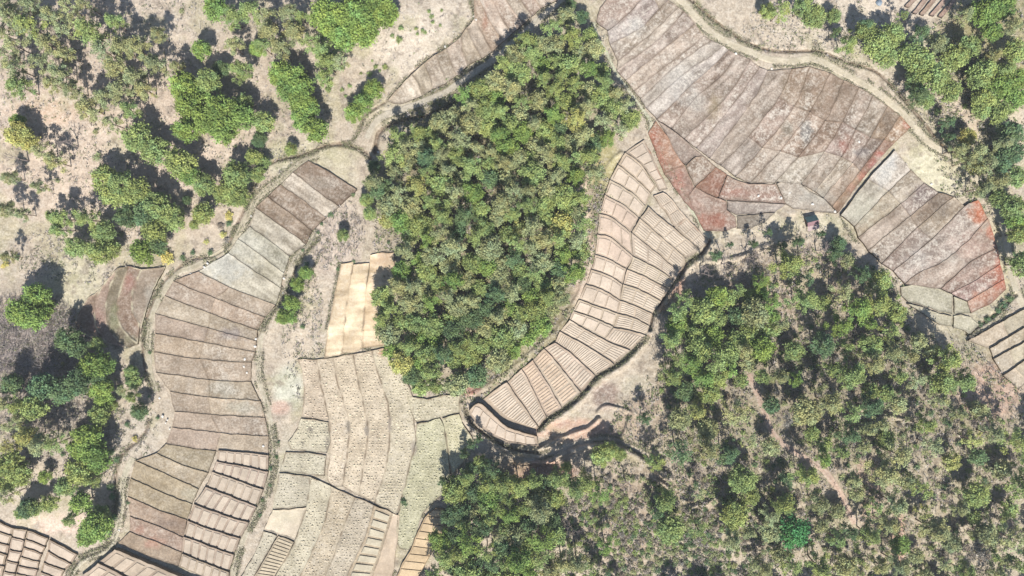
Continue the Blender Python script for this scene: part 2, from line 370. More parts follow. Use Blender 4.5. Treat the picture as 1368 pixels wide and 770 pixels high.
# ---------------------------------------------------------------- terraced plots
STAINS = [ (1049,112,7,20,(152,134,116),.85), (1078,116,8,24,(150,131,114),.85), (1098,128,8,18,(154,135,118),.8), (1119,122,7,20,(150,132,116),.8), (1138,132,7,18,(148,130,114),.8), (1157,146,6,18,(154,136,122),.7), (1186,160,10,18,(126,108,94),.85), (1110,176,10,14,(140,118,102),.8), (1132,190,7,12,(166,130,116),.7), (1002,150,10,30,(168,150,136),.6), (1015,232,8,14,(160,140,124),.7), (870,75,22,8,(156,138,124),.6), (1232,262,14,12,(134,118,116),.7), (1215,300,20,10,(156,140,126),.7), (1205,330,18,10,(150,134,124),.6), (1262,335,22,9,(150,134,126),.6), (1300,352,18,9,(150,132,124),.7), (850,30,10,12,(210,204,198),.6), (445,262,16,10,(150,134,118),.4), (400,290,30,7,(150,132,116),.6), (365,275,12,8,(146,128,112),.6),  # rust, ash and weed patches in the soil
 (1310,282,18,20,(206,112,76),1.0), (1326,308,10,14,(206,118,88),1.0), (1334,322,8,12,(206,112,78),0.9), (1336,350,8,22,(198,110,88),0.95), (1336,376,12,14,(200,112,88),0.9), (1318,395,22,10,(196,132,106),0.8),
 (1322,366,12,14,(186,130,112),0.7), (1176,206,9,5,(196,112,100),1.0), (1166,218,8,8,(196,112,104),0.9), (1152,234,7,8,(192,126,108),0.9), (1138,252,7,10,(190,138,118),0.7), (1212,166,7,8,(200,120,90),1.0), (1126,196,6,9,(190,124,112),0.9),
 (873,188,8,18,(190,118,94),0.95), (884,218,8,22,(188,128,108),0.9), (905,245,9,22,(184,120,104),0.9), (955,243,16,16,(158,110,92),1.0),
 (950,296,28,12,(168,104,86),1.0), (925,275,14,10,(178,140,126),0.6), (985,258,30,7,(182,138,124),0.8), (1018,262,26,9,(170,138,126),0.7),
 (1078,178,10,16,(138,134,132),1.0), (1152,205,12,9,(140,130,128),0.9), (1052,172,8,12,(146,136,122),0.8), (955,148,10,22,(152,134,108),0.85),
 (1188,158,10,14,(130,112,96),0.85), (1108,172,14,12,(142,120,104),0.7), (1062,105,14,16,(162,138,118),0.6), (1090,110,12,20,(150,128,112),0.6), (1125,125,16,14,(152,132,116),0.5),
 (1180,228,14,22,(216,212,208),0.95), (1190,215,10,12,(216,214,214),0.8), (1150,280,26,24,(200,196,180),0.7), (1090,262,28,14,(186,182,174),0.6),
 (1235,255,20,10,(140,124,122),0.7), (1256,275,14,20,(128,114,102),0.8), (1228,345,20,14,(205,200,196),0.55), (1270,345,16,9,(200,194,186),0.5),
 (1240,318,16,16,(146,134,126),0.6), (1305,330,30,20,(176,140,128),0.5),
 (425,245,30,10,(182,176,166),0.45), (300,355,36,22,(208,206,200),0.8), (330,330,32,24,(200,197,186),0.6), (310,446,26,9,(148,136,134),0.8), (300,520,22,12,(190,186,176),0.6), (320,545,30,9,(180,178,164),0.6),
 (340,560,16,30,(168,158,148),0.3), (255,660,16,12,(186,178,158),0.7), (205,725,16,9,(190,148,130),0.8), (185,708,10,6,(186,148,132),0.8), (225,700,22,7,(136,118,108),0.6),
 (152,425,8,18,(140,142,108),0.8), (130,430,14,20,(166,130,120),0.7), (172,378,8,14,(170,122,112),0.7), (202,400,10,22,(182,176,166),0.7), (175,452,12,8,(140,136,112),0.8),
 (820,45,16,26,(212,204,200),0.55), (845,38,16,16,(208,204,200),0.7), (835,75,18,6,(160,142,132),0.6), (905,110,26,26,(210,206,202),0.5), (925,135,18,16,(206,204,200),0.5),
 (660,10,12,30,(196,170,152),0.5), (648,25,4,18,(190,140,118),0.7),
 (512,340,14,22,(236,204,172),0.9), (513,470,10,8,(226,176,140),0.9),
 (705,488,10,10,(226,190,162),0.6), (730,478,10,10,(222,186,160),0.5), (810,300,8,60,(228,200,178),0.5),
 (437,592,3,14,(150,140,128),0.9), (465,571,3,12,(150,140,128),0.9), (490,572,3.5,13,(146,136,126),0.9), (521,566,3,13,(154,142,132),0.8), (553,599,5,13,(160,148,138),0.8),
 (415,573,5,4,(120,112,104),0.9), (405,592,3,3,(130,122,110),0.9),
 (380,690,22,14,(222,210,186),0.7), (455,702,20,60,(196,186,166),0.0),
]
def warp(p):
    p = np.asarray(p, float); u, v = p[:, 0], p[:, 1]
    return np.stack([u + 2.4 * (fbm(u, v, 11, 201, 3) - 0.5), v + 2.4 * (fbm(u, v, 11, 207, 3) - 0.5)], 1)
NPLOT = [0]
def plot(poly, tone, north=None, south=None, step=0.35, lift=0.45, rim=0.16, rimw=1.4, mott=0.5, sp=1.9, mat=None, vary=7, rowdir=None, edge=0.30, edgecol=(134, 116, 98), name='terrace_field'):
    """one levelled plot: outline, raised rim, falling a little from its north edge to its south edge, walls down into the ground"""
    poly = np.asarray(poly, float)
    keep = [0]
    for i in range(1, len(poly)):
        if np.hypot(*(poly[i] - poly[keep[-1]])) > 0.6: keep.append(i)
    if np.hypot(*(poly[keep[-1]] - poly[keep[0]])) < 0.6: keep.pop()
    poly = poly[keep]
    out = []
    for a, b in zip(poly, np.roll(poly, -1, 0)):
        n = max(1, int(round(np.hypot(*(b - a)) / 2.4)))
        out.append(a + (b - a) * (np.arange(n) / n)[:, None])
    bd = warp(np.vstack(out)); nb = len(bd)
    ar = 0.5 * np.sum(bd[:, 0] * np.roll(bd[:, 1], -1) - bd[:, 1] * np.roll(bd[:, 0], -1))
    if ar < 0: bd = bd[::-1]
    closed = np.vstack([bd, bd[:1]])
    lo, hi = bd.min(0), bd.max(0)
    gx, gy = np.meshgrid(np.arange(lo[0], hi[0], sp), np.arange(lo[1], hi[1], sp * 0.87))
    gx[1::2] += sp / 2; g = np.stack([gx.ravel(), gy.ravel()], 1) + R.uniform(-0.2, 0.2, (gx.size, 2)) * sp
    g = g[inside(g[:, 0], g[:, 1], bd)]; d = dist_poly(g[:, 0], g[:, 1], closed); g = g[d > rimw * 1.35]
    cen = bd.mean(0)
    # a ring of points at the foot of the rim
    tg = np.roll(bd, -1, 0) - np.roll(bd, 1, 0); tg /= np.hypot(*tg.T)[:, None] + 1e-9
    nrm = np.stack([-tg[:, 1], tg[:, 0]], 1)
    rings = []
    for q in (0.45, 1.0):
        r = bd + nrm * rimw * q; ok = inside(r[:, 0], r[:, 1], bd) & (dist_poly(r[:, 0], r[:, 1], closed) > rimw * q * 0.85); rings.append(r[ok])
    pts = np.vstack([bd] + rings + [g])
    res = delaunay_2d_cdt([Vector(p) for p in pts], [], [list(range(nb))], 1, 1e-5)
    V = np.array([tuple(p) for p in res[0]]); F = np.array([f for f in res[2] if len(f) == 3], int)
    if len(F) == 0: return None
    u, v = V[:, 0], V[:, 1]; d = dist_poly(u, v, closed)
    z = h0(u, v) + lift
    if north is not None:
        a = dist_poly(u, v, warp(north)); b = dist_poly(u, v, warp(south)); z = z + step * (0.5 - a / (a + b + 1e-6))
    rr = np.where(d < 0.15 * rimw, 0.55, np.where(d < rimw * 0.7, 1.0, 0.0)) * rim * (0.25 + 1.5 * noise(u, v, 7, 211))
    z = z + rr + 0.10 * (fbm(u, v, 6, 221, 2) - 0.5)
    NPLOT[0] += 1
    tone = np.array(tone, float) * (1 if mat else 0.975) + ((0, 0, 0) if mat else (2, -1, -4)) + R.uniform(-vary, vary) + R.uniform(-1.5, 1.5, 3)
    c = np.zeros((len(u), 3)); c[:] = tone
    k = (fbm(u, v, 24, 231 + NPLOT[0] % 7, 3) - 0.5)[:, None]; c = c + k * 52
    if rowdir is not None:      # streaks along the ploughing
        rd = np.array(rowdir, float); rd /= np.hypot(*rd); al = u * rd[0] + v * rd[1]; ac = -u * rd[1] + v * rd[0]
        c = c + ((fbm(al / 6, ac, 4.6, 241, 3) - 0.5) * 100)[:, None]
    w = 1.3 * (fbm(u, v, 7, 251, 3) - 0.5)
    for a, b, ra, rb, col, s in STAINS:
        if a + 1.6 * ra < lo[0] or a - 1.6 * ra > hi[0] or b + 1.6 * rb < lo[1] or b - 1.6 * rb > hi[1]: continue
        if col[0] - col[2] > 60: col = tuple(0.78 * q + 0.22 * g_ for q, g_ in zip(col, (150, 128, 114)))
        m = (0.92 * s * (1 - sst(0.25, 1.3, np.sqrt(((u - a) / ra) ** 2 + ((v - b) / rb) ** 2) + w)))[:, None]
        c = c * (1 - m) + np.array(col) * m
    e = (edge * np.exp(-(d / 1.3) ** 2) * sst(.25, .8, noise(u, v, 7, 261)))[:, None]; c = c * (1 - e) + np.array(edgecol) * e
    mott = mott * R.uniform(0.45, 1.3)
    mo = np.clip(mott * (0.35 + 1.3 * fbm(u, v, 30, 271, 2)) * sst(0.3, 2.5, d), 0, 1)
    # walls
    key = {}
    top = P(u, v, z)
    orig = res[3]; idx = {}
    for i, l in enumerate(orig):
        for q in l:
            if q < nb: idx[q] = i
    if len(idx) == nb:
        loop = [idx[i] for i in range(nb)]
        low = top[loop].copy(); low[:, 2] -= 2.2
        n0 = len(top); allv = np.vstack([top, low]); quads = []
        for i in range(nb):
            j = (i + 1) % nb; quads.append((loop[i], loop[j], n0 + j)); quads.append((loop[i], n0 + j, n0 + i))
        F2 = np.vstack([F[:, ::-1] if False else F, np.array(quads)[:, ::-1]])
        c = np.vstack([c, c[loop] * 0 + np.array((158, 138, 118))]); mo = np.concatenate([mo, np.zeros(nb)])
    else: allv, F2 = top, F
    # make every top face look up
    a3 = allv[F2[:, 0]]; n3 = np.cross(allv[F2[:, 1]] - a3, allv[F2[:, 2]] - a3)
    flip = n3[:, 2] < -1e-7; F2[flip] = F2[flip][:, ::-1]
    me = mesh_np(name, allv, F2, mat or M_PADDY, lin(c), {'mott': mo}, smooth=False)
    o = obj(name, me); tag(o, kind='structure'); return o

def strip(lines, tone, n=24, cols=False, **kw):
    """plots between each pair of neighbouring lines; returns the patches"""
    L = [spline(l, 2.5) for l in lines]; pats = []
    for i in range(len(L) - 1):
        t = tone if not callable(tone) else (tone(i) if cols != 2 else None)
        if cols:
            for j in range(len(lines[i]) - 1):
                a = _seg(lines[i], j); b = _seg(lines[i + 1], j)
                tt = tone(i, j) if (cols == 2 and callable(tone)) else t
                if tt is None: continue
                plot(np.vstack([a, b[::-1]]), tt, a, b, **kw)
        else:
            a, b = resample(L[i], n), resample(L[i + 1], n)
            plot(np.vstack([a, b[::-1]]), t, a, b, **kw); pats.append((a, b))
    return pats
def _seg(line, j):
    """the j-th stretch of the smooth line through the given points"""
    p = np.array(line, float); q = np.vstack([2 * p[0] - p[1], p, 2 * p[-1] - p[-2]])
    a, b, c, d = q[j], q[j + 1], q[j + 2], q[j + 3]; t = np.linspace(0, 1, 10)[:, None]
    return 0.5 * ((2 * b) + (-a + c) * t + (2 * a - 5 * b + 4 * c - d) * t ** 2 + (-a + 3 * b - 3 * c + d) * t ** 3)

BR = (170, 151, 138); BR2 = (160, 141, 128); GRY = (184, 176, 163)
# big terrace strip on the left
LT = [[(412,215),(444,233),(477,254)], [(391,230),(420,253),(453,276)], [(375,247),(405,268),(436,291)], [(357,263),(387,285),(417,309)],
      [(341,278),(375,302),(409,327)], [(334,303),(360,322),(387,343)], [(318,319),(348,341),(379,365)], [(305,338),(340,362),(375,385)],
      [(265,363),(307,384),(368,408)]]
lt = {0:(146,131,117), 1:(196,184,170), 2:(156,139,124), 3:(152,134,120), 4:(200,192,178), 5:(200,195,182), 6:(200,194,180), 7:(200,192,178)}
strip(LT, lambda i: lt[i], step=0.25, mott=0.4, rim=0.1, rowdir=(60, 44))
LM = [[(265,363),(307,384),(368,408)], [(232,376),(287,399),(354,424)], [(220,396),(281,419),(344,442)], [(207,419),(278,439),(342,456)],
      [(207,446),(272,458),(341,471)], [(205,471),(267,480),(336,485)], [(208,498),(279,508),(335,511)], [(227,523),(279,531),(347,536)],
      [(233,550),(281,554),(354,559)], [(230,571),(295,579),(359,584)], [(222,593),(288,603),(358,608)]]
strip(LM, lambda i, j: [(186,170,153),(180,165,150)][(i + j) % 2], cols=2, step=0.25, mott=0.45, rim=0.1)
LL = [[(222,593),(255,599),(288,603)], [(209,606),(245,622),(278,632)], [(181,616),(222,634),(265,654)], [(174,639),(215,658),(256,674)],
      [(171,664),(208,680),(249,695)], [(174,690),(211,704),(245,718)], [(173,711),(207,724),(243,738)], [(158,726),(195,742),(238,757)]]
strip(LL, lambda i: (176,162,142) if i < 4 else (176,156,142), step=0.3, mott=0.3, rim=0.1)

# ---- seedbeds: raised beds with furrows, modelled
def patch_pt(a, b, s, t):
    """point in the patch between line a (t=0) and b (t=1)"""
    n = len(a) - 1; x = np.clip(s, 0, 1) * n; i = np.minimum(x.astype(int), n - 1); f = (x - i)[:, None]
    p = a[i] * (1 - f) + a[i + 1] * f; q = b[i] * (1 - f) + b[i + 1] * f
    return p * (1 - t[:, None]) + q * t[:, None]
def beds(a, b, cells, tone, s0=0.03, s1=0.97, t0=0.12, t1=0.86, gap=0.09, ridges=0, along=True, lift=0.45, step=0.3, hb=0.22, name='seedbed'):
    a = warp(a); b = warp(b); vs, fs, cs = [], [], []
    def slab(sa, sb, ta, tb, z0, z1, chs, cht, col):
        """a low flat-topped bed with sloping sides"""
        ns = 6; base = sum(len(x) for x in vs)
        ss = np.linspace(sa, sb, ns); rows = []
        for (tt, zz, sh) in ((ta, z0, 0), (ta + cht, z1, 1), (tb - cht, z1, 1), (tb, z0, 0)):
            s = ss.copy()
            if sh: s = np.clip(s, sa + chs, sb - chs)
            zt = np.full(ns, zz)
            rows.append((s, np.full(ns, tt), zt))
        s = np.concatenate([r[0] for r in rows]); t = np.concatenate([r[1] for r in rows]); z = np.concatenate([r[2] for r in rows])
        endm = np.tile([1] + [0] * (ns - 2) + [1], 4); 
        p = patch_pt(a, b, s, t); zz = h0(p[:, 0], p[:, 1]) + lift + step * (0.5 - t) + z
        w3 = P(p[:, 0], p[:, 1], zz); vs.append(w3); cs.append(np.tile(col, (len(p), 1)))
        for r in range(3):
            for i in range(ns - 1):
                q = base + r * ns + i; fs.append((q, q + ns, q + ns + 1, q + 1))
        fs.append(tuple(base + k * ns for k in range(4))[::-1]); fs.append(tuple(base + k * ns + ns - 1 for k in range(4)))
    wid = (s1 - s0) / cells
    for c in range(cells):
        ca = s0 + c * wid + gap * wid * 0.5; cb = s0 + (c + 1) * wid - gap * wid * 0.5
        col = np.array(tone, float) + R.uniform(-5, 5)
        if not ridges: slab(ca, cb, t0, t1, 0.02, hb, wid * 0.03, (t1 - t0) * 0.05, col)
        elif along:
            dt = (t1 - t0) / ridges
            for r in range(ridges): slab(ca, cb, t0 + r * dt + dt * 0.10, t0 + (r + 1) * dt - dt * 0.10, 0.02, hb * 0.75, wid * 0.03, dt * 0.16, col + R.uniform(-4, 4))
        else:
            ds = (cb - ca) / ridges
            for r in range(ridges): slab(ca + r * ds + ds * 0.12, ca + (r + 1) * ds - ds * 0.12, t0, t1, 0.02, hb * 0.75, ds * 0.16, (t1 - t0) * 0.05, col + R.uniform(-4, 4))
    V = np.vstack(vs); C = np.vstack(cs)
    o = obj(name, mesh_np(name, V, fs, M_BED, lin(C), {'mott': np.zeros(len(V))}, smooth=False)); tag(o, kind='structure'); return o
def bedstrip(lines, cells, tone, soil, ridges=0, along=True, step=0.35, lift=0.45, n=24, rim=0.16, rimw=1.5, mott=0.15, **kw):
    L = [spline(l, 2.5) for l in lines]
    for i in range(len(L) - 1):
        a, b = resample(L[i], n), resample(L[i + 1], n)
        t = tone(i) if callable(tone) else tone
        plot(np.vstack([a, b[::-1]]), soil, a, b, step=step, lift=lift, mott=mott, mat=M_BED, sp=3.0, rim=rim, rimw=rimw, vary=3)
        ck = cells(i) if callable(cells) else cells
        beds(a, b, ck, t, ridges=ridges(i) if callable(ridges) else ridges, along=along(i) if callable(along) else along, step=step, lift=lift, **kw)
TAN = (224, 206, 190); TAN2 = (224, 208, 192); SOIL = (206, 188, 170)
LR = [[(291,602),(325,605),(358,608)], [(289,617),(323,623),(358,631)], [(284,631),(318,643),(351,655)], [(275,651),(309,664),(343,678)],
      [(259,674),(295,687),(332,699)], [(250,696),(285,709),(321,720)], [(245,717),(279,730),(312,741)], [(243,740),(275,753),(306,765)], [(238,757),(270,770),(302,785)]]
bedstrip(LR, 6, (208,192,176), (184,166,150), step=0.75, lift=0.6, gap=0.22, t0=0.08, t1=0.92, s0=0.02, s1=0.98, hb=0.2)
bedstrip([[(153,734),(200,754),(275,786)], [(131,753),(165,770),(240,812)], [(108,771),(150,795),(220,830)]], 8, (204,186,168), (184,166,148), step=0.9, lift=1.6, gap=0.22, t0=0.14, t1=0.9)
# bottom left corner
C1 = [[(-22,690),(17,706)],[(-26,704),(15,716)],[(-30,716),(12,729)],[(-33,731),(9,742)],[(-36,749),(6,757)],[(-40,768),(2,776)]]
C2 = [[(17,706),(36,708)],[(15,718),(32,723)],[(12,735),(29,738)],[(9,750),(24,753)],[(6,764),(20,767)],[(2,780),(16,784)]]
C3 = [[(37,709),(64,720)],[(34,721),(60,731)],[(31,732),(56,740)],[(28,745),(52,751)],[(25,757),(50,762)],[(21,767),(47,773)],[(18,780),(43,788)]]
C4 = [[(66,721),(103,741)],[(63,737),(95,754)],[(58,752),(86,762)],[(54,765),(80,775)],[(50,780),(74,790)]]
for Lc in (C1, C2, C3, C4): bedstrip(Lc, 1, (210,192,176), (176,156,138), step=0.6, s0=0.03, s1=0.97, t0=0.10, t1=0.90, hb=0.15)

# small curved terraces on the left
FR = [[(126,393),(114,402),(101,429),(106,442),(126,453)], [(152,364),(134,387),(128,400),(126,422),(132,444),(144,460)], [(158,358),(145,389),(141,413),(143,434),(154,451),(169,466)],
      [(171,356),(161,387),(156,407),(158,429),(170,447),(184,460)], [(189,360),(179,382),(176,400),(177,418),(181,426),(186,432)], [(221,357),(206,385),(197,409),(190,434),(187,446)]]
ft = {0:(166,146,132), 1:(170,150,138), 2:(150,140,122), 3:(160,138,126), 4:(176,160,148)}
for i in range(5):
    a, b = resample(spline(FR[i], 2.5), 26), resample(spline(FR[i + 1], 2.5), 26)
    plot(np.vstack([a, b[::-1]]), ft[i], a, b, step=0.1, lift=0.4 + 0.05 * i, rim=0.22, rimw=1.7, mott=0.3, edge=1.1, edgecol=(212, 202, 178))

# top strip
F3 = [[(518,134),(526,138),(536,139)], [(550,99),(559,114),(563,129)], [(566,85),(574,102),(578,120)], [(582,73),(590,93),(596,111)], [(597,65),(603,85),(610,101)],
      [(616,49),(619,70),(625,88)], [(623,37),(632,58),(644,78)], [(634,25),(645,47),(657,69)], [(632,-20),(655,29),(673,55)], [(645,-24),(671,26),(685,44)],
      [(660,-25),(688,17),(701,31)], [(680,-26),(700,8),(711,22)], [(700,-26),(712,-5),(723,11)], [(725,-28),(733,-12),(745,0)]]
strip(F3, lambda i: [(198,184,170),(194,180,166)][i % 2] if i < 7 else [(204,190,178),(196,176,162)][i % 2], step=-0.25, rim=0.22, mott=0.45, rowdir=(1, 2))

# the great brown field, upper right
AW = [[(812,42),(841,17),(856,0),(868,-18)], [(815,60),(858,36),(880,13),(893,0)], [(826,82),(861,53),(885,32),(906,10)], [(824,94),(868,62),(897,35),(914,15)], [(836,108),(884,68),(908,48),(929,32)],
      [(848,122),(893,86),(920,65),(940,49)], [(856,132),(901,90),(931,68),(950,55)], [(864,144),(918,96),(945,78),(967,62)], [(878,160),(922,116),(952,88),(974,67)],
      [(897,172),(931,130),(966,100),(984,72)], [(914,186),(944,157),(975,125),(1003,80)], [(930,198),(957,168),(990,126),(1015,90)], [(948,211),(978,173),(1012,124),(1026,95)], [(963,221),(1000,183),(1041,130),(1058,92)]]
at_ = [(184,172,166),(182,166,156),(188,174,164),(182,168,160),(186,172,160),(182,168,158),(186,174,168),(194,186,180),(180,164,154),(176,162,152),(182,168,158),(184,170,164),(180,166,156)]
strip(AW, lambda i: at_[i], step=0.12, mott=0.8, rim=0.05, rowdir=(44, -40))
plot([(797,30),(801,12),(815,-6),(842,-14),(856,0),(841,17),(826,30),(812,41)], (178,160,150), mott=0.8, rim=0.12)
plot([(842,-14),(868,-40),(900,-30),(868,-18),(856,0)], (180,164,152), mott=0.5)
plot([(868,-18),(900,-30),(893,-2),(880,13)], (182,166,154), mott=0.5)
AE = [[(963,221),(1000,183),(1041,130),(1058,92)], [(983,236),(1018,198),(1061,143),(1082,90)], [(1002,245),(1042,202),(1082,150),(1109,98)], [(1036,244),(1066,210),(1103,162),(1128,108)],
      [(1071,246),(1102,203),(1126,163),(1148,117)], [(1089,256),(1124,210),(1143,174),(1167,129)], [(1100,264),(1139,218),(1163,184),(1186,142)], [(1112,276),(1149,229),(1181,187),(1203,155)], [(1120,285),(1156,235),(1194,192),(1217,170)]]
def ae(i, j):
    return [[(184,172,164),(178,160,148),(184,166,150)], [(184,170,160),(178,160,146),(176,156,142)], [(186,174,164),(176,158,142),(170,150,136)], [(184,172,162),(172,152,138),(178,160,146)],
            [(182,170,160),(170,150,142),(178,164,152)], [(178,164,152),(168,148,138),(180,168,156)], [(174,156,142),(158,142,134),(160,142,124)], [(176,148,130),(176,144,130),(178,150,130)]][i][j]
strip(AE, ae, cols=2, step=0.12, mott=0.65, rim=0.06, rowdir=(40, -46))
# plots below the long bund
for poly, tone, mo in [
 ([(877,162),(893,185),(908,213),(915,221),(888,232),(877,205),(866,178)], (184,146,128), 0.45),
 ([(888,232),(915,221),(921,236),(927,251),(920,262),(928,283),(914,269)], (176,150,140), 0.3),
 ([(880,162),(903,178),(929,200),(939,209),(928,209),(916,220),(908,213),(893,185)], (182,166,158), 0.8),
 ([(916,221),(929,210),(940,209),(957,223),(928,250)], (172,154,142), 0.7),
 ([(928,251),(957,223),(971,234),(959,264),(945,259)], (164,130,114), 0.35),
 ([(960,264),(972,235),(985,241),(1000,246),(1036,246),(1042,258),(1050,272),(1010,270),(972,268)], (172,152,142), 0.6),
 ([(972,269),(1010,271),(1050,273),(1036,283),(1010,286),(984,287),(972,281)], (178,168,162), 0.6),
 ([(920,262),(928,251),(945,260),(960,265),(971,270),(971,281),(982,290),(984,304),(970,309),(940,309),(928,284)], (176,152,140), 0.5),
 ([(984,289),(1010,287),(1036,284),(1022,297),(1004,304),(985,306)], (164,156,146), 0.5),
 ([(1038,246),(1050,242),(1062,240),(1071,247),(1082,256),(1100,265),(1112,277),(1119,286),(1100,284),(1080,281),(1060,279),(1050,272),(1043,258)], (180,170,160), 0.5)]:
    plot(poly, tone, mott=mo, rim=0.14, lift=0.35)

# lower right brown field
ER = [[(1124,288),(1160,240),(1196,201)], [(1142,303),(1187,256),(1217,227)], [(1147,317),(1203,273),(1235,245)], [(1160,335),(1216,289),(1254,258)], [(1179,352),(1226,304),(1274,263)],
      [(1194,362),(1245,320),(1289,276)]]
et = [[(196,190,176),(196,188,178)], [(176,162,144),(172,158,146)], [(184,172,160),(164,148,142)], [(172,158,148),(152,134,120)], [(166,152,144),(176,160,146)]]
strip(ER, lambda i, j: et[i][j], cols=2, step=0.2, mott=0.7, rim=0.06, rowdir=(44, -40), lift=0.75)
ER2 = [[(1194,362),(1245,320),(1289,276),(1307,268)], [(1209,380),(1229,364),(1255,353),(1287,328),(1320,292)], [(1257,386),(1270,374),(1299,349),(1333,332)], [(1271,392),(1301,376),(1337,353)], [(1293,403),(1318,388),(1342,374)], [(1297,419),(1325,405),(1344,387)]]
e2 = [(178,164,156),(176,158,148),(176,154,144),(170,146,138),(178,144,128)]
strip(ER2, lambda i: e2[i], step=0.2, mott=0.75, rim=0.06, rowdir=(44, -34), lift=0.75)
# fallow greenish plots
for poly in ([(1203,384),(1220,381),(1236,381),(1257,387),(1273,394),(1272,419),(1255,416),(1233,408),(1214,404),(1205,396)],
             [(1275,396),(1293,404),(1296,418),(1275,419)],
             [(1212,406),(1233,411),(1255,419),(1272,423),(1271,436),(1255,434),(1240,424),(1225,414)],
             [(1274,422),(1284,420),(1296,424),(1308,435),(1296,447),(1286,441),(1274,437)]):
    plot(poly, (200,196,176), mott=0.35, rim=0.12, rimw=1.6, lift=0.5, vary=4)
N9 = [[(1294,456),(1340,429),(1368,414),(1405,394)], [(1323,466),(1347,451),(1368,439),(1410,414)], [(1328,480),(1350,468),(1368,458),(1415,432)], [(1341,502),(1356,492),(1368,483),(1420,450)], [(1361,520),(1374,510),(1390,498),(1430,472)]]
strip(N9, (196,184,166), cols=True, step=0.7, mott=0.3, rim=0.16)

# seedbed terraces in the middle
TT = [[(857,190),(866,207),(877,230),(891,251)]]
a = resample(spline([(835,204),(855,219),(873,240),(881,255)], 2.5), 24); b = resample(spline([(861,187),(872,210),(882,232),(892,252)], 2.5), 24)
plot(np.vstack([b, a[::-1]]), SOIL, b, a, step=0.3, lift=0.5, mott=0.12, mat=M_BED, sp=3.0); beds(b, a, 5, TAN, step=0.3, lift=0.5)
TL = [[(835,204),(855,219),(876,249)], [(825,220),(850,240),(869,259)], [(815,241),(840,255),(862,275)], [(808,260),(833,275),(853,291)], [(801,286),(818,291),(841,311)],
      [(798,314),(818,319),(846,343)], [(795,341),(814,347),(837,360)], [(790,361),(810,367),(831,380)], [(783,380),(804,387),(828,402)], [(773,401),(796,409),(825,420)],
      [(765,416),(789,424),(820,437)], [(760,428),(785,441),(808,454)]]
bedstrip(TL, lambda i: 2 if i == 0 else 3, lambda i: (222,200,184) if i in (3, 4, 5) else TAN, SOIL, step=0.55, lift=0.6, rim=0.08, gap=0.09)
TR = [[(866,277),(899,304),(935,334)], [(855,292),(888,321),(916,346)], [(843,311),(874,335),(907,364)], [(846,343),(876,358),(901,376)], [(838,361),(865,372),(894,388)], [(832,380),(857,389),(883,403)],
      [(828,402),(849,409),(871,420)], [(825,420),(845,425),(867,436)], [(820,438),(842,442),(864,449)], [(808,454),(825,462),(842,469)]]
bedstrip(TR, lambda i: [4, 4, 3, 3, 3, 3, 2, 2, 1][i], TAN2, (204,186,168), ridges=lambda i: 10 if i == 8 else 5, along=lambda i: i != 8, step=0.55, lift=0.6, rim=0.08, gap=0.10)
for A_, B_, cc, al in (([(873,262),(880,272),(890,285),(901,304)], [(886,257),(897,266),(908,280),(918,291)], 3, False), ([(901,304),(912,314),(924,325),(935,334)], [(918,291),(928,302),(937,312),(946,323)], 3, True)):
    a = resample(spline(B_, 2.5), 20); b = resample(spline(A_, 2.5), 20)
    plot(np.vstack([a, b[::-1]]), (204,186,168), a, b, step=0.3, lift=0.5, mott=0.12, mat=M_BED, sp=3.0); beds(a, b, cc, TAN2, step=0.3, lift=0.5, ridges=5, along=True)
TB = [[(761,428),(806,454),(842,469)], [(748,443),(784,463),(821,487)], [(742,458),(768,477),(795,502)], [(727,466),(749,491),(776,525)], [(712,481),(730,510),(750,545)],
      [(697,494),(714,524),(730,558)], [(677,511),(697,540),(719,571)], [(645,533),(676,560),(716,573)]]
bedstrip(TB, lambda i: [4, 5, 4, 4, 4, 5, 5][i], lambda i: (224,200,178) if i in (3, 4) else TAN2, (204,184,166), ridges=lambda i: [5, 5, 4, 4, 4, 4, 4][i], along=lambda i: i < 1, step=0.65, lift=0.6, rim=0.1, gap=0.10)
a = resample(spline([(632,543),(641,539),(652,548),(678,571),(717,583)], 2.5), 24); b = resample(spline([(626,549),(634,563),(646,574),(678,591),(720,597)], 2.5), 24)
plot(np.vstack([a, b[::-1]]), (204,184,166), a, b, step=0.3, lift=2.1, mott=0.12, mat=M_BED, sp=3.0, rim=0.3, rimw=1.8); beds(a, b, 7, TAN, s0=0.05, s1=0.97, t0=0.22, t1=0.85, step=0.3, lift=2.1)

# pale strips, bottom centre
SAND = (238, 216, 184); ST = (214, 200, 178); PT = (206, 198, 178)
for i, (p, t) in enumerate([
 ([(455,353),(472,350),(468,378),(464,406),(460,440),(457,474),(445,476),(433,479),(438,440),(447,395)], SAND),
 ([(472,354),(493,352),(489,390),(487,416),(485,440),(484,466),(471,471),(457,474),(460,440),(464,406),(468,378)], SAND),
 ([(495,341),(510,338),(526,338),(528,365),(516,395),(512,412),(516,450),(518,462),(484,466),(485,440),(487,416),(489,390),(493,362)], (238,212,180))]):
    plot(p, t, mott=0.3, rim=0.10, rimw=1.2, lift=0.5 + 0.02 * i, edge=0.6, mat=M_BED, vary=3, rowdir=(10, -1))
STRAW = []
def straw_plot(poly, tone, mott=0.3, **kw):
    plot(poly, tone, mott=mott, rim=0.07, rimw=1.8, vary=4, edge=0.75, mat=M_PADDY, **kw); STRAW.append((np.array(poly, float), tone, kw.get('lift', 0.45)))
cols_ = [[(397,480),(404,500),(406,535),(402,558)], [(423,481),(428,510),(434,538),(440,562)], [(446,478),(450,510),(460,540),(466,570),(464,605),(458,650)], [(472,473),(476,500),(485,539),(492,577),(486,619),(479,663)],
         [(497,469),(505,500),(516,531),(521,570),(516,623),(500,672)], [(516,500),(544,531),(553,567),(555,591),(548,619),(537,665),(532,687)]]
def sp(l, n=30): return resample(spline(l, 3), n)
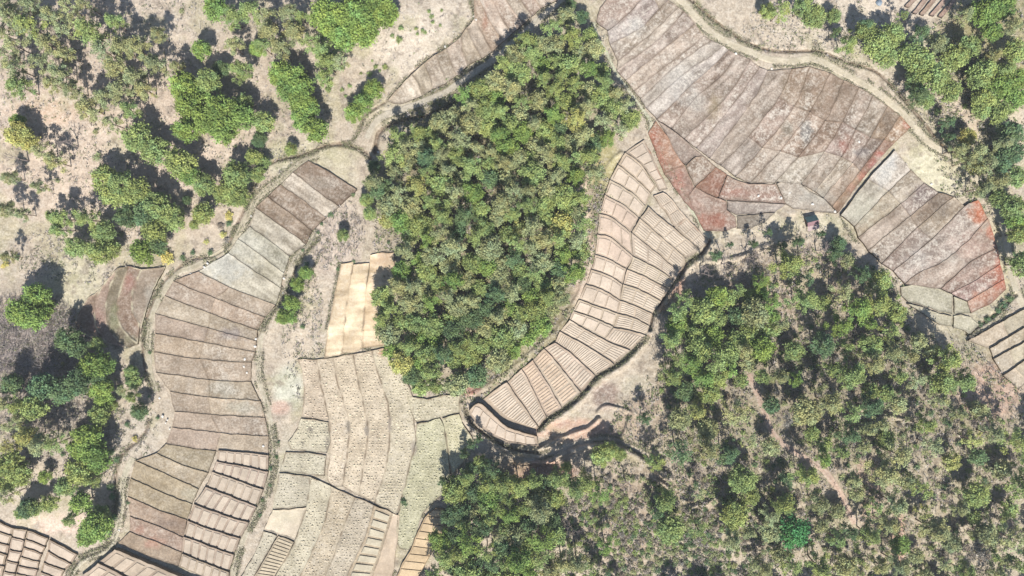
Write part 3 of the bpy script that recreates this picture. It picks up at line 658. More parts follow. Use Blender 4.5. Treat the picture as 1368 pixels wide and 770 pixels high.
cs = [(216,196,176),(216,200,178),(216,200,178),(218,202,180),(214,202,178)]
straw_plot(np.vstack([sp(cols_[0]), sp(cols_[1])[::-1]]), cs[0])
straw_plot(np.vstack([sp(cols_[1] + [(441,602),(437,640),(446,650),(458,650)]), sp(cols_[2])[::-1]]), cs[1])
straw_plot(np.vstack([sp(cols_[2]), sp(cols_[3])[::-1]]), cs[2], lift=0.48)
straw_plot(np.vstack([sp(cols_[3]), sp(cols_[4])[::-1]]), cs[3], lift=0.51)
straw_plot(np.vstack([sp([(497,469),(505,500),(516,531),(521,570),(516,623),(500,672)]), sp([(528,462),(534,490),(545,514),(552,532),(553,567),(555,591),(548,619),(537,665),(530,687)])[::-1]]), cs[4], lift=0.54)
straw_plot([(544,530),(570,534),(592,528),(613,530),(614,551),(590,557),(556,565),(552,560)], (212,200,178), lift=0.6)
straw_plot(np.vstack([sp([(556,567),(575,563),(589,560),(597,594),(601,633),(598,655),(582,668),(563,690),(555,715),(548,733),(532,731),(530,700),(537,665),(548,619),(556,591)], 60)]), (206,200,172), lift=0.57)
straw_plot([(591,559),(613,553),(617,565),(628,580),(634,592),(622,615),(604,636),(600,610),(598,594)], (208,202,172), lift=0.6)
straw_plot([(402,560),(420,561),(439,565),(441,590),(437,605),(412,603),(388,601),(384,592),(396,575)], (212,204,182))
straw_plot([(381,605),(410,605),(436,609),(434,636),(415,634),(374,629)], (208,200,178))
G = [[(373,632),(368,660),(355,710),(340,745),(322,785)], [(414,637),(411,668),(395,721),(380,750),(356,790)], [(443,651),(434,696),(418,735),(390,790)], [(474,665),(457,710),(445,745),(425,790)], [(500,675),(488,717),(475,745),(455,790)], [(525,686),(514,724),(505,750),(490,790)], [(534,689),(530,728),(527,750),(521,790)]]
top0 = [(373,632),(368,655),(363,682)]
straw_plot([(373,632),(390,634),(414,637),(413,655),(410,676),(390,680),(364,680),(368,655)], (200,192,172))
plot([(364,682),(390,681),(409,678),(402,700),(394,722),(372,714),(353,708)], (228,210,188), mott=0.15, mat=M_BED)
straw_plot([(352,710),(370,716),(350,750),(330,790),(308,790),(326,765),(340,740)], (204,194,174))
a = sp([(372,716),(360,735),(346,760),(330,790)]); b = sp([(393,724),(383,745),(368,768),(352,790)])
plot(np.vstack([a, b[::-1]]), (196,180,158), a, b, step=0.1, mott=0.1, mat=M_BED); beds(a, b, 16, (214,198,174), gap=0.35, t0=0.05, t1=0.95, step=0.1)
for i, t in ((1, (204,192,170)), (2, (206,190,168)), (3, (200,188,168))):
    straw_plot(np.vstack([sp(G[i]), sp(G[i + 1])[::-1]]), t, lift=0.47 + 0.03 * i)
a, b = sp(G[4]), sp(G[5]); plot(np.vstack([a, b[::-1]]), (200,186,164), a, b, step=0.1, lift=0.55, mott=0.2); beds(a, b, 9, (218,206,184), gap=0.3, t0=0.12, t1=0.88, step=0.1, lift=0.55, hb=0.3)
plot(np.vstack([sp(G[5]), sp(G[6])[::-1]]), (216,194,172), lift=0.6, mott=0.1, mat=M_BED)
a = sp([(592,680),(598,690),(590,715),(574,745),(560,770),(548,795)]); b = sp([(581,679),(566,695),(556,715),(549,735),(536,755),(523,795)])
plot(np.vstack([a, b[::-1]]), (196,168,138), a, b, step=0.1, mott=0.1, lift=0.7, mat=M_BED); beds(a, b, 11, (226,200,166), gap=0.14, t0=0.03, t1=0.97, step=0.1, lift=0.7)
# ridges at the top right
for (x0, y0, x1, y1) in ((1209,8,1232,-14), (1219,17,1244,-14), (1229,19,1256,-16), (1242,20,1272,-16), (1254,22,1284,-16)):
    a = sp([(x0, y0), (x1, y1)], 10); b = a + np.array((5.5, 2.0))
    plot(np.vstack([a, b[::-1]]), (196,170,158), mott=0.3, rim=0.05, lift=0.5, sp=2.2)

# straw heaps left on the pale strips: hundreds of low tufts
def straw_heaps():
    vs, fs, cs = [], [], []; nbase = 0
    for poly, tone, lift in STRAW:
        lo, hi = poly.min(0), poly.max(0); stp = 3.9
        gx, gy = np.meshgrid(np.arange(lo[0], hi[0], stp), np.arange(lo[1], hi[1], stp)); gx[1::2] += stp / 2
        g = np.stack([gx.ravel(), gy.ravel()], 1) + R.uniform(-0.9, 0.9, (gx.size, 2))
        g = g[inside(g[:, 0], g[:, 1], poly) & (dist_poly(g[:, 0], g[:, 1], np.vstack([poly, poly[:1]])) > 2.2)]
        g = g[R.rand(len(g)) < 0.45 + 0.6 * noise(g[:, 0], g[:, 1], 18, 303)]; g = g + 1.6 * (np.stack([fbm(g[:, 0], g[:, 1], 9, 311, 2), fbm(g[:, 0], g[:, 1], 9, 317, 2)], 1) - 0.5)
        for (u, v) in g:
            r = R.uniform(0.9, 2.1); hgt = R.uniform(0.08, 0.30); k = 6; an = R.rand() * 6.28
            ang = an + np.arange(k) * 6.283 / k; rr = r * R.uniform(0.7, 1.2, k)
            pu = np.concatenate([u + rr * np.cos(ang), u + 0.45 * rr * np.cos(ang + 0.3)]); pv = np.concatenate([v + rr * np.sin(ang) * 0.8, v + 0.45 * rr * np.sin(ang + 0.3) * 0.8])
            z0 = h0(np.array([u]), np.array([v]))[0] + lift
            z = np.concatenate([np.full(k, z0 - 0.05), z0 + hgt * R.uniform(0.7, 1.1, k)])
            vs.append(P(pu, pv, z)); t = np.minimum(np.array(tone, float) * R.uniform(1.0, 1.16), 242); cs.append(np.tile(t, (2 * k, 1)))
            for i in range(k):
                j = (i + 1) % k; fs.append((nbase + i, nbase + k + i, nbase + k + j, nbase + j))
            fs.append(tuple(nbase + k + i for i in range(k))[::-1]); nbase += 2 * k
    V = np.vstack(vs)
    o = obj('straw_stubble', mesh_np('straw_stubble', V, fs, M_BED, lin(np.vstack(cs)), {'mott': np.zeros(len(V))}, smooth=False)); tag(o, label='pale straw tufts dotting the cream terrace strips', cat='stubble', kind='stuff')
straw_heaps()
# ---------------------------------------------------------------- vegetation prototypes (shared meshes, each tree its own object)
def leaf_quads(cen, size, up=0.55, rs=R):
    """one small bent leaf spray per centre"""
    n = len(cen); nr = rs.normal(size=(n, 3)); nr[:, 2] = np.abs(nr[:, 2]) + up; nr /= np.linalg.norm(nr, axis=1)[:, None]
    t = np.cross(nr, rs.normal(size=(n, 3))); t /= np.linalg.norm(t, axis=1)[:, None]; b = np.cross(nr, t)
    s = (size * rs.uniform(0.6, 1.3, n))[:, None]; w = s * rs.uniform(0.45, 0.8, n)[:, None]
    q = np.stack([cen - t * s, cen + b * w - nr * 0.1 * s, cen + t * s, cen - b * w - nr * 0.1 * s], 1)
    return q.reshape(-1, 3), np.arange(4 * n).reshape(n, 4)
def crown_mesh(name, clusters, nleaf, leaf, seed, flat=0.6, var=0.22, up=0.55):
    rs = np.random.RandomState(seed); cen, col = [], []
    for (x, y, z, r) in clusters:
        n = int(nleaf * (r ** 2)); d = rs.normal(size=(n, 3)); d /= np.linalg.norm(d, axis=1)[:, None]
        rad = r * rs.uniform(0.35, 1.0, n) ** 0.5 * (1 + 0.38 * rs.normal(size=n)); p = d * rad[:, None]; p[:, 2] *= flat
        cen.append(p + (x, y, z)); k = 1 + rs.uniform(-var, var); h = rs.uniform(-0.10, 0.10)
        c = np.ones((n, 3)) * k; c[:, 0] *= 1 + h; c[:, 2] *= 1 - h; c *= rs.uniform(0.8, 1.2, n)[:, None]; col.append(c)
    cen = np.vstack(cen); col = np.repeat(np.vstack(col), 4, 0); v, f = leaf_quads(cen, leaf, up, rs)
    return mesh_np(name, v, f, M_LEAF, col, smooth=False)
def limb_mesh(name, segs, mat):
    """tapered limbs: list of (p0, p1, r0, r1)"""
    vs, fs = [], []; K = 6
    for p0, p1, r0, r1 in segs:
        p0 = np.array(p0, float); p1 = np.array(p1, float); d = p1 - p0; d /= np.linalg.norm(d) + 1e-9
        a = np.cross(d, (0.3, 0.9, 0.2)); a /= np.linalg.norm(a); b = np.cross(d, a); n0 = len(vs)
        for p, r in ((p0, r0), (p1, r1)):
            for i in range(K):
                t = i * 2 * math.pi / K; vs.append(p + r * (a * math.cos(t) + b * math.sin(t)))
        for i in range(K):
            j = (i + 1) % K; fs.append((n0 + i, n0 + j, n0 + K + j, n0 + K + i))
        fs.append(tuple(n0 + K + i for i in range(K)))
    return mesh_np(name, vs, fs, mat, smooth=True)
def make_pine(seed, sparse=False):
    r = random.Random(seed); H = 13.0; cl = []; segs = []
    bend = [(0, 0, 0)]; x = y = 0
    for z in (3.5, 7, 10, H): x += r.uniform(-.3, .3); y += r.uniform(-.3, .3); bend.append((x, y, z))
    rad = [0.24, 0.20, 0.16, 0.11, 0.04]
    for i in range(4): segs.append((bend[i], bend[i + 1], rad[i], rad[i + 1]))
    n = 15 if sparse else 22; a = r.random() * 6.28
    for k in range(n):
        t = k / (n - 1); z = 5.5 + (H - 5.8) * t; reach = (3.5 * (1 - t) ** 0.7 + 0.5) * r.uniform(0.55, 1.12); a += 2.4 + r.uniform(-.5, .5)
        bx, by = x * z / H, y * z / H; ex, ey, ez = bx + reach * math.cos(a), by + reach * math.sin(a), z + reach * 0.28
        segs.append(((bx, by, z), (ex, ey, ez), 0.07, 0.025))
        cl.append((ex, ey, ez + .1, r.uniform(0.75, 1.15)))
        if reach > 1.8: cl.append((bx + 0.55 * (ex - bx) + r.uniform(-.3, .3), by + 0.55 * (ey - by) + r.uniform(-.3, .3), z + 0.55 * (ez - z) + .1, r.uniform(.55, .8)))
    cl.append((x, y, H, 0.7))
    for k in range(5):   # dead lower limbs
        z = r.uniform(2.5, 5); a = r.random() * 6.28; q = r.uniform(.8, 1.8); segs.append(((0, 0, z), (q * math.cos(a), q * math.sin(a), z + .3), .05, .015))
    return (crown_mesh('pine_crown', cl, 80 if sparse else 112, 0.23, seed, 0.5, 0.20), limb_mesh('pine_trunk', segs, M_BARK), H, 4.0)
def make_broad(seed):
    r = random.Random(seed); H = 9.5; cl = []; segs = [((0, 0, 0), (.1, .1, 2.5), .26, .2), ((.1, .1, 2.5), (0, .2, 7.5), .18, .06)]
    for k in range(34):
        t = (k + .5) / 34; ph = math.acos(1 - 1.25 * t); a = k * 2.4 + r.uniform(-.4, .4); q = r.uniform(.8, 1.12)
        x = 3.1 * math.sin(ph) * math.cos(a) * q; y = 3.1 * math.sin(ph) * math.sin(a) * q; z = 5.9 + 3.1 * math.cos(ph) * q
        cl.append((x, y, z, r.uniform(.75, 1.2)))
        if k % 4 == 0: segs.append(((0, 0, 3 + r.random()), (x * .85, y * .85, z - .3), .09, .03))
    for k in range(8):
        a = r.random() * 6.28; q = r.uniform(0, 2.2); cl.append((q * math.cos(a), q * math.sin(a), r.uniform(5, 7), 1.3))
    return (crown_mesh('leafy_crown', cl, 76, 0.27, seed, 0.75, 0.26), limb_mesh('leafy_trunk', segs, M_BARK), H, 4.0)
def make_shrub(seed):
    r = random.Random(seed); cl = []; segs = []
    for k in range(11):
        a = k * 2.4 + r.uniform(-.4, .4); q = 1.15 * math.sqrt(k / 11) * r.uniform(.7, 1.2); z = 1.35 - .45 * q + r.uniform(-.25, .25)
        cl.append((q * math.cos(a), q * math.sin(a), z, r.uniform(.38, .62))); segs.append(((0, 0, 0), (q * math.cos(a), q * math.sin(a), z), .04, .012))
    return (crown_mesh('shrub_foliage', cl, 150, 0.16, seed, 0.8, 0.25), limb_mesh('shrub_stems', segs, M_BARK), 1.8, 1.6)
PINES = [make_pine(100 + i, i % 3 == 2) for i in range(9)]
BROADS = [make_broad(200 + i) for i in range(8)]
SHRUBS = [make_shrub(300 + i) for i in range(6)]

# tones of the foliage itself
TN = {0: (0.236,0.258,0.122), 1: (0.198,0.252,0.086), 2: (0.158,0.232,0.060), 3: (0.095,0.150,0.068), 4: (0.300,0.310,0.105), 5: (0.210,0.185,0.150), 6: (0.07,0.20,0.06), 7: (0.42,0.39,0.13)}
TREES = []    # kind, u, v (of the crown), radius in plan units, tone
def T(ox, oy, k, items):
    for kind, x, y, r, t in items: TREES.append((kind, ox + x / k, oy + y / k, (r / k) * (.86 if kind == 'P' and k > 2 else 1), t))
Z = 2.963
P0 = lambda L, t=0: [('P', x, y, r, t) for x, y, r in L]
B0 = lambda L, t=1: [('B', x, y, r, t) for x, y, r in L]
S0 = lambda L, t=1: [('S', x, y, r, t) for x, y, r in L]
T(0, 0, Z, P0([(30,60,45),(60,180,45),(190,60,45),(240,110,40),(120,30,40),(270,30,40),(180,170,50),(250,210,40),(60,270,45),(160,250,45),(20,220,40),(230,290,45),(300,90,40),(400,200,50),(480,190,50),(540,190,50),(440,260,50),(520,300,50),(460,350,50),(600,250,45),(330,420,55),(400,380,40),(280,350,40),(440,490,40),(560,350,40),(200,330,35),(150,600,45),(210,640,40),(620,130,35),(690,260,35),(30,700,35),(150,740,30),(100,120,45),(340,20,40),(5,130,40)])
  + P0([(100,100,55),(350,130,60),(440,80,40),(70,340,50),(500,430,40),(470,720,50),(950,270,50),(910,60,50),(980,40,50)], 1) + P0([(120,20,40),(20,20,40),(920,180,40)], 0)
  + B0([(530,540,55),(600,590,50),(820,320,45),(960,410,35),(700,640,55),(800,730,40),(930,690,50),(920,750,45),(1000,620,30),(400,700,50),(540,750,45)])
  + B0([(720,340,50),(740,410,50),(800,470,55),(870,430,55),(880,510,55),(950,460,50),(730,510,45),(790,195,36),(740,690,40),(1015,190,30),(850,30,45),(60,480,30),(780,370,40)], 2) + B0([(60,530,48),(110,560,35)], 4) + B0([(870,270,30),(1020,560,25)], 3)
  + S0([(380,620,20),(410,660,12),(225,715,10),(930,580,8),(375,520,12),(320,465,10)], 0))
T(340, 0, Z, P0([(50,60,50),(130,50,45),(60,130,50),(150,120,50),(100,190,45),(330,240,40)]) + P0([(220,160,45),(260,200,50),(290,250,45),(270,310,40),(30,180,40),(180,60,40)], 1)
  + B0([(270,50,55),(340,60,55),(420,60,55),(500,40,55),(350,140,50),(300,100,50),(430,130,50),(530,50,36),(470,10,45),(380,10,45),(100,290,45),(150,310,50),(130,350,45),(180,345,45),(180,400,50),(190,470,45),(240,510,45),(210,430,40),(390,445,34),(430,405,34),(470,350,34),(440,380,28)], 2)
  + B0([(30,480,40),(30,640,25),(140,590,24),(10,690,30)], 1) + B0([(20,545,25),(470,660,26)], 3)
  + S0([(570,155,16),(545,140,10),(580,110,12),(690,45,9),(700,65,10),(705,88,9),(740,40,7),(735,100,7),(640,115,8),(645,135,8),(665,120,9),(675,128,8),(480,265,10),(515,262,12),(455,292,12),(495,280,7),(420,290,6),(465,240,6),(290,355,15),(345,355,10),(360,380,8),(375,340,10),(295,340,9)], 1))
T(680, 0, Z, B0([(290,65,26),(245,15,20)], 3) + B0([(320,140,26),(360,390,35),(410,430,34),(480,470,36)], 1))
T(1018, 0, Z, P0([(80,40,45),(170,20,45),(350,170,40),(560,60,22),(990,270,40)], 1) + P0([(720,160,45),(820,50,34),(1000,100,40),(930,210,30),(850,600,45),(900,650,50),(940,710,45),(820,640,35),(780,590,35),(970,560,40),(880,745,40)], 0)
  + B0([(210,60,45),(290,60,28),(30,40,30),(420,120,40),(470,170,52),(530,130,45),(500,220,40),(600,210,45),(650,240,50),(700,300,50),(780,220,45),(760,350,42),(660,395,30),(830,180,40),(860,300,40),(900,280,50),(900,380,45),(950,440,42),(880,430,35),(1010,200,40),(620,310,38),(1020,700,40)])
  + B0([(900,40,50),(960,20,50),(920,120,35),(960,330,50),(1010,380,45),(1020,310,40)], 2) + P0([(640,365,45),(750,480,32),(760,540,25),(640,120,40),(300,120,22),(420,100,30)], 3) + B0([(1000,520,45),(1000,600,45),(960,640,40)], 3) + B0([(820,540,34),(860,660,32)], 4)
  + S0([(700,440,14),(720,400,10),(810,420,12),(580,270,12),(350,120,10)], 1))
T(1018, 255, Z, B0([(1000,60,45),(950,30,35),(1030,290,40),(1020,170,38),(1000,110,30)]) + B0([(1020,120,40)], 2) + S0([(960,450,18),(985,430,16),(940,475,14),(900,510,14),(870,530,12),(930,500,10)], 3))
T(0, 255, Z, B0([(440,10,48),(500,20,45),(620,60,50),(680,110,45),(600,160,50),(400,160,42),(290,220,40),(380,240,45),(430,230,35),(880,10,42),(940,20,42),(800,90,40),(765,135,18),(380,610,28),(510,720,28),(520,755,30)])
  + B0([(560,240,50),(130,420,50),(70,480,50),(120,500,50),(150,460,42),(350,700,50),(400,690,42)], 2) + B0([(560,90,50),(500,100,45),(620,215,38),(735,38,17),(260,590,45),(300,625,40),(300,760,50),(380,740,40),(160,480,30)], 3)
  + P0([(20,70,40),(80,90,30),(30,260,26)], 0) + P0([(240,110,45),(330,110,45),(230,150,40),(200,100,30)], 1)
  + S0([(900,95,17),(905,110,12),(880,175,15),(815,203,11),(650,260,24),(670,275,18),(630,250,14),(20,290,14),(8,300,10)], 7) + S0([(720,265,14),(905,130,14),(60,265,14),(760,245,12),(830,245,14),(590,640,8)], 3) + S0([(870,140,14),(895,195,14)], 5))
T(0, 510, Z, P0([(60,100,40),(200,250,45),(520,60,28),(265,550,32),(350,390,38)], 1) + P0([(480,40,30),(140,250,50),(40,180,40),(30,450,40),(70,150,35),(10,90,35)], 0) + P0([(90,230,50),(40,260,40)], 4)
  + B0([(120,110,48),(380,140,40),(300,360,50),(40,330,50),(70,370,42),(20,400,40),(130,500,32),(190,485,33),(380,540,42),(250,420,38),(440,95,20),(80,520,26)])
  + B0([(380,30,45),(400,70,35),(330,220,50),(350,290,52),(370,330,46),(300,270,42),(310,485,42),(360,585,55),(340,615,40),(400,565,36),(170,380,26)], 2) + B0([(150,30,50),(220,40,50),(100,510,38),(545,120,32),(40,10,40)], 3)
  + S0([(400,615,14),(430,600,14),(622,145,9),(590,60,9),(245,290,10),(225,430,7),(440,280,14),(455,310,14),(470,20,12),(430,420,16),(440,460,16),(445,540,18),(420,500,14),(500,170,12),(325,640,12),(505,480,9)], 3) + S0([(530,230,12)],7))
T(340, 255, Z, B0([(200,325,26),(170,370,28),(145,445,32),(110,500,30),(145,500,26)], 2) + B0([(345,175,24),(440,35,26),(455,90,26)], 1) + S0([(205,290,12),(390,280,8),(530,205,8),(300,95,12),(265,130,8),(190,235,8),(250,165,8),(330,310,8),(190,540,12)], 3) + S0([(390,15,10)], 3))
T(340, 510, Z, S0([(590,475,14),(598,490,10),(425,330,6),(62,345,10),(85,300,8),(60,410,8),(30,470,9),(20,530,9),(95,240,7)], 3) + P0([(750,400,24),(860,250,20),(830,290,20),(890,225,18)], 3))
T(0, 0, 1, P0([(747,642,12),(768,652,12),(786,646,12),(652,648,12),(672,646,12),(692,652,13),(712,646,11),(622,640,10),(906,418,11),(900,455,12),(905,480,11),(918,402,11)], 1))
T(680, 510, Z, P0([(590,330,32),(560,310,22)], 1) + B0([(370,300,34),(400,270,26),(230,340,18),(440,290,22)], 1))
T(860, 260, 3.668, P0([(545,240,26),(615,185,24),(360,300,30),(760,230,32),(690,250,26),(880,190,22),(430,245,18)], 3) + B0([(960,240,34),(940,290,30)], 3))
TREES.append(('B', 1062, 712, 17, 6)); TREES.append(('B', 983, 690, 15, 1)); TREES.append(('P', 862, 560, 7, 3))

NHAND = len(TREES)
# ---- woods: fill what is not placed by hand
WOOD = [(772,12),(755,20),(722,40),(700,56),(672,82),(645,104),(622,122),(606,134),(570,168),(530,182),(506,210),(494,236),(490,262),(505,285),(525,300),(546,315),(530,340),(530,362),(522,385),(505,400),(502,430),(515,462),(530,505),(552,520),(575,527),(598,515),(632,512),(655,496),(685,470),(715,445),(742,415),(764,375),(780,330),(789,285),(795,240),(806,205),(832,192),(852,170),(846,148),(824,126),(803,92),(790,50)]
SEW = [(906,440),(925,402),(950,392),(985,388),(1020,366),(1060,345),(1110,345),(1150,345),(1188,375),(1210,405),(1222,450),(1260,470),(1290,500),(1320,540),(1368,585),(1440,600),(1440,850),(560,850),(582,740),(592,700),(600,655),(640,618),(700,640),(760,645),(810,640),(850,635),(900,655),(925,640),(890,600),(885,540),(880,480)]
def zone(u, v, Lz):
    for a, b, ra, rb, val in Lz:
        if ((u - a) / ra) ** 2 + ((v - b) / rb) ** 2 < 1: return val
    return None
GAPS = [(553,366,12,15),(593,417,15,10),(647,366,9,11),(583,322,9,9),(710,115,17,9),(805,189,9,9),(657,262,17,9),(720,330,9,12),(735,160,10,8),(620,215,10,8),(560,470,10,8),(680,420,10,7),(600,180,9,7),(760,300,8,10),(690,197,11,8),(702,492,8,6),(812,205,24,18),(830,188,14,10),(640,160,10,8),(790,250,8,30),(560,325,10,10), (1215,725,9,40),(1005,435,10,12),(1140,450,22,14),(1105,375,14,30),(1000,520,12,20),(1190,552,34,6),(905,655,26,12),(930,672,24,10),(1330,525,36,18),(1280,640,20,14),(1240,610,14,16),(1165,660,8,20),(850,655,26,14),(640,640,10,20),(725,628,20,14),(965,560,14,20)]
rr = random.Random(77)
CAP = {'P': 0, 'B': 0}
def fill(poly, rmin, rmax, dens, tonef, kindf, n=22000, spread=1.0):
    pl = np.array(poly, float); lo, hi = pl.min(0), pl.max(0); trail = np.array(TRAIL, float)
    ex = np.zeros((4000, 3)); ne = len(TREES); ex[:ne] = [(t[1], t[2], t[3]) for t in TREES]
    cand = [(rr.uniform(lo[0], hi[0]), rr.uniform(lo[1], hi[1])) for _ in range(n)]
    ca = np.array(cand); ok = inside(ca[:, 0], ca[:, 1], pl) & (dist_poly(ca[:, 0], ca[:, 1], trail) > 11.5); ca = ca[ok]
    for u, v in ca:
        if zone(u, v, [g + (1,) for g in GAPS]): continue
        d = dens(u, v); 
        if d <= 0: continue
        r = rr.uniform(rmin, rmax); kind = kindf(u, v)
        if kind == 'S': r *= 0.32
        q = ex[:ne]; clear = not np.any((q[:, 0] - u) ** 2 + (q[:, 1] - v) ** 2 < ((r + q[:, 2]) * 0.80 / d) ** 2)
        if clear: ex[ne] = (u, v, r); ne += 1; TREES.append((kind, u, v, r, tonef(u, v, kind)))
def pick(w):
    x = rr.random() * sum(q for _, q in w)
    for k, q in w:
        x -= q
        if x <= 0: return k
    return w[-1][0]
def wood_tone(u, v, k):
    g = float(fbm(np.array([u]), np.array([v]), 60, 401, 2)[0])
    if v > 400: return pick([(1, 4), (2, 2), (0, 2), (3, .6), (4, .3)])
    return pick([(0, 5), (1, 5), (3, .6), (2, 1), (4, .3)]) if g > .45 else pick([(0, 3), (1, 6), (2, 2), (3, .8)])
fill(WOOD, 9.5, 14, lambda u, v: 1.0, wood_tone, lambda u, v: 'P' if rr.random() < (.55 if v < 420 else .25) else 'B')
def se_tone(u, v, k):
    z = zone(u, v, [(960, 430, 80, 80, 'g'), (660, 700, 90, 90, 'd'), (1180, 420, 50, 50, 'g'), (900, 720, 130, 70, 's')])
    if k == 'S': return pick([(0, 3), (1, 2), (5, 3), (3, 2)])
    if z == 'g': return pick([(2, 3), (1, 5), (0, 2), (3, 1)])
    if z == 'd': return pick([(1, 4), (2, 2), (3, 3), (0, 1)])
    return pick([(0, 5), (1, 4), (3, 1.2), (4, .3), (2, .8), (5, .2)])
def se_kind(u, v):
    z = zone(u, v, [(900, 720, 130, 80, 's'), (860, 680, 120, 60, 's'), (960, 430, 80, 80, 'g'), (660, 700, 90, 110, 'd')])
    if z == 's': return pick([('S', 12), ('P', .6), ('B', .5)])
    if z == 'g': return pick([('P', 4), ('B', 5)])
    if z == 'd': return pick([('P', 3), ('B', 6)])
    return pick([('P', 5), ('B', 3), ('S', 3)])
fill(SEW, 8.5, 15.5, lambda u, v: 1.08 if zone(u, v, [(960, 430, 85, 85, 1), (660, 710, 100, 110, 1), (900, 720, 140, 90, 1), (1190, 430, 50, 60, 1)]) else 0.77, se_tone, se_kind)
# scattered bushes on the open slopes
for _ in range(500):
    u, v = rr.uniform(0, 1368), rr.uniform(0, 770)
    w = zone(u, v, [(60, 560, 110, 60, 1), (170, 320, 120, 40, .5), (30, 460, 70, 60, .8), (250, 130, 190, 120, .45), (1110, 40, 110, 40, .6), (1260, 130, 60, 40, .8), (1290, 200, 30, 60, 1), (1330, 400, 30, 60, .4), (440, 310, 40, 60, .7), (400, 440, 20, 60, .8), (150, 560, 40, 60, .5)])
    if not w or rr.random() > w * 0.55: continue
    if any((t[1] - u) ** 2 + (t[2] - v) ** 2 < (t[3] + 6) ** 2 for t in TREES): continue
    if any(float(dist_poly(np.array([u]), np.array([v]), pl)[0]) < wd + 3 for pl, wd in PATHS.values()): continue
    TREES.append(('S', u, v, rr.uniform(2.0, 4.2), pick([(5, 4), (0, 3), (3, 2)])))

# keep at most 300 of a kind, the largest
final = []
for kind in 'PBS':
    L = [t for t in TREES if t[0] == kind]; hand = set(TREES[:NHAND])
    L.sort(key=lambda t: -(t[3] + (100 if (0 < t[1] < 1368 and 0 < t[2] < 770) else 0) + (50 if t in hand else 0)))
    final += L[:300]
    print('KIND', kind, len(L))
FS = set(final); SPARE = [t for t in TREES if t not in FS]

# ---- labels: where each one stands, told from landmarks
MARKS = [((1083,297), 'the small tin-roofed hut'), ((458,194), 'the muddy ditch junction'), ((0,0), "the photo's top left corner"), ((1368,0), "the photo's top right corner"),
 ((0,770), "the photo's bottom left corner"), ((1368,770), "the photo's bottom right corner"), ((772,12), 'the north tip of the oval wood'), ((570,532), 'the south tip of the oval wood'),
 ((625,518), 'the reddish bare patch'), ((670,572), 'the crescent seedbed terrace'), ((1078,180), 'the dark ash patch'), ((1312,282), 'the orange-stained plot'),
 ((510,345), 'the orange-topped sandy strip'), ((1030,575), 'the bend of the pink trail'), ((1142,700), 'the south end of the pink trail'), ((1000,500), 'the north end of the pink trail'),
 ((160,410), 'the small curved terraces'), ((1174,4), 'the blue tarpaulin heap'), ((880,225), 'the uppermost tan seedbeds'), ((1217,170), 'the corner of the brown field'),
 ((1255,225), 'the pale meadow'), ((1240,400), 'the pale green fallow plots'), ((1350,465), 'the grey right-edge terraces'), ((50,735), 'the corner seedbeds'),
 ((503,190), 'the dark stream bend'), ((518,134), 'the pointed end of the top strip'), ((590,30), 'the pale top slope'), ((230,30), 'the bare slope at top left'),
 ((412,215), 'the top of the left terraces'), ((865,165), 'the east bulge of the oval wood'), ((490,265), 'the west edge of the oval wood'), ((740,430), 'the oval wood\'s southeast edge'),
 ((500,430), 'the oval wood\'s southwest edge'), ((790,285), 'the oval wood\'s east edge'), ((815,530), 'the dark earth patch'), ((1240,8), 'the ridged plot up top'),
 ((240,355), 'the bend of the left path'), ((205,500), 'the straight left path'), ((165,640), 'the low left path'), ((1347,340), 'the right-hand path'), ((650,100), 'the path beside the oval wood'),
 ((684,0), "the top edge's middle"), ((0,385), "the left edge's middle"), ((1368,385), "the right edge's middle"), ((684,770), "the bottom edge's middle"),
 ((684,385), "the photo's centre"), ((1190,552), 'the short bank in the east wood'), ((868,618), 'the curved dirt bank'), ((900,655), 'the scrub bank'), ((590,700), 'the orange furrowed plot'), ((590,470), 'the lower oval wood\'s middle'),
 ((640,230), "the oval wood's pale crown group")]
TNAME = {0: 'olive grey', 1: 'mid green', 2: 'bright green', 3: 'dark green', 4: 'yellow green', 5: 'grey brown', 6: 'emerald green', 7: 'yellow flowering'}
KNAME = {'P': 'pine', 'B': 'broadleaf tree', 'S': 'bush'}
ORD = ['nearest', 'second nearest', 'third nearest', 'fourth nearest', 'fifth nearest', 'sixth nearest', 'seventh nearest', 'eighth nearest', 'ninth nearest', 'tenth nearest', 'eleventh nearest', 'twelfth nearest']
def sector(du, dv):
    if abs(du) > 2.4 * abs(dv): return 'right of' if du > 0 else 'left of'
    if abs(dv) > 2.4 * abs(du): return 'below' if dv > 0 else 'above'
    return ('below' if dv > 0 else 'above') + (' right of' if du > 0 else ' left of')
def label_all(items):
    best = {}; used = set(); cands = []
    for mi, ((a, b), nm) in enumerate(MARKS):
        groups = {}
        for i, t in enumerate(items):
            if not (0 < t[1] < 1368 and 0 < t[2] < 770): continue
            groups.setdefault((t[0], t[4], sector(t[1] - a, t[2] - b)), []).append((math.hypot(t[1] - a, t[2] - b), i))
        for key, L in groups.items():
            L.sort()
            for rk, (d, i) in enumerate(L[:12]): cands.append((rk * 25 + d * 0.35, i, f"{TNAME[key[1]]} {KNAME[key[0]]}, {ORD[rk]} {key[2]} {nm}"))
    cands.sort(key=lambda c: c[:2])
    for sc, i, lb in cands:
        if i not in best and lb not in used: best[i] = lb; used.add(lb)
    return best
LABELS = label_all(final)
REGION = lambda u, v: 'oval wood' if inside(np.array([u]), np.array([v]), np.array(WOOD))[0] else ('southeast wood' if u > 560 and v > 330 else ('northeast slope' if u > 900 else ('northwest slope' if v < 385 else 'southwest slope')))
GN = {'P': 'pines on the ', 'B': 'broadleaf trees on the ', 'S': 'bushes on the '}
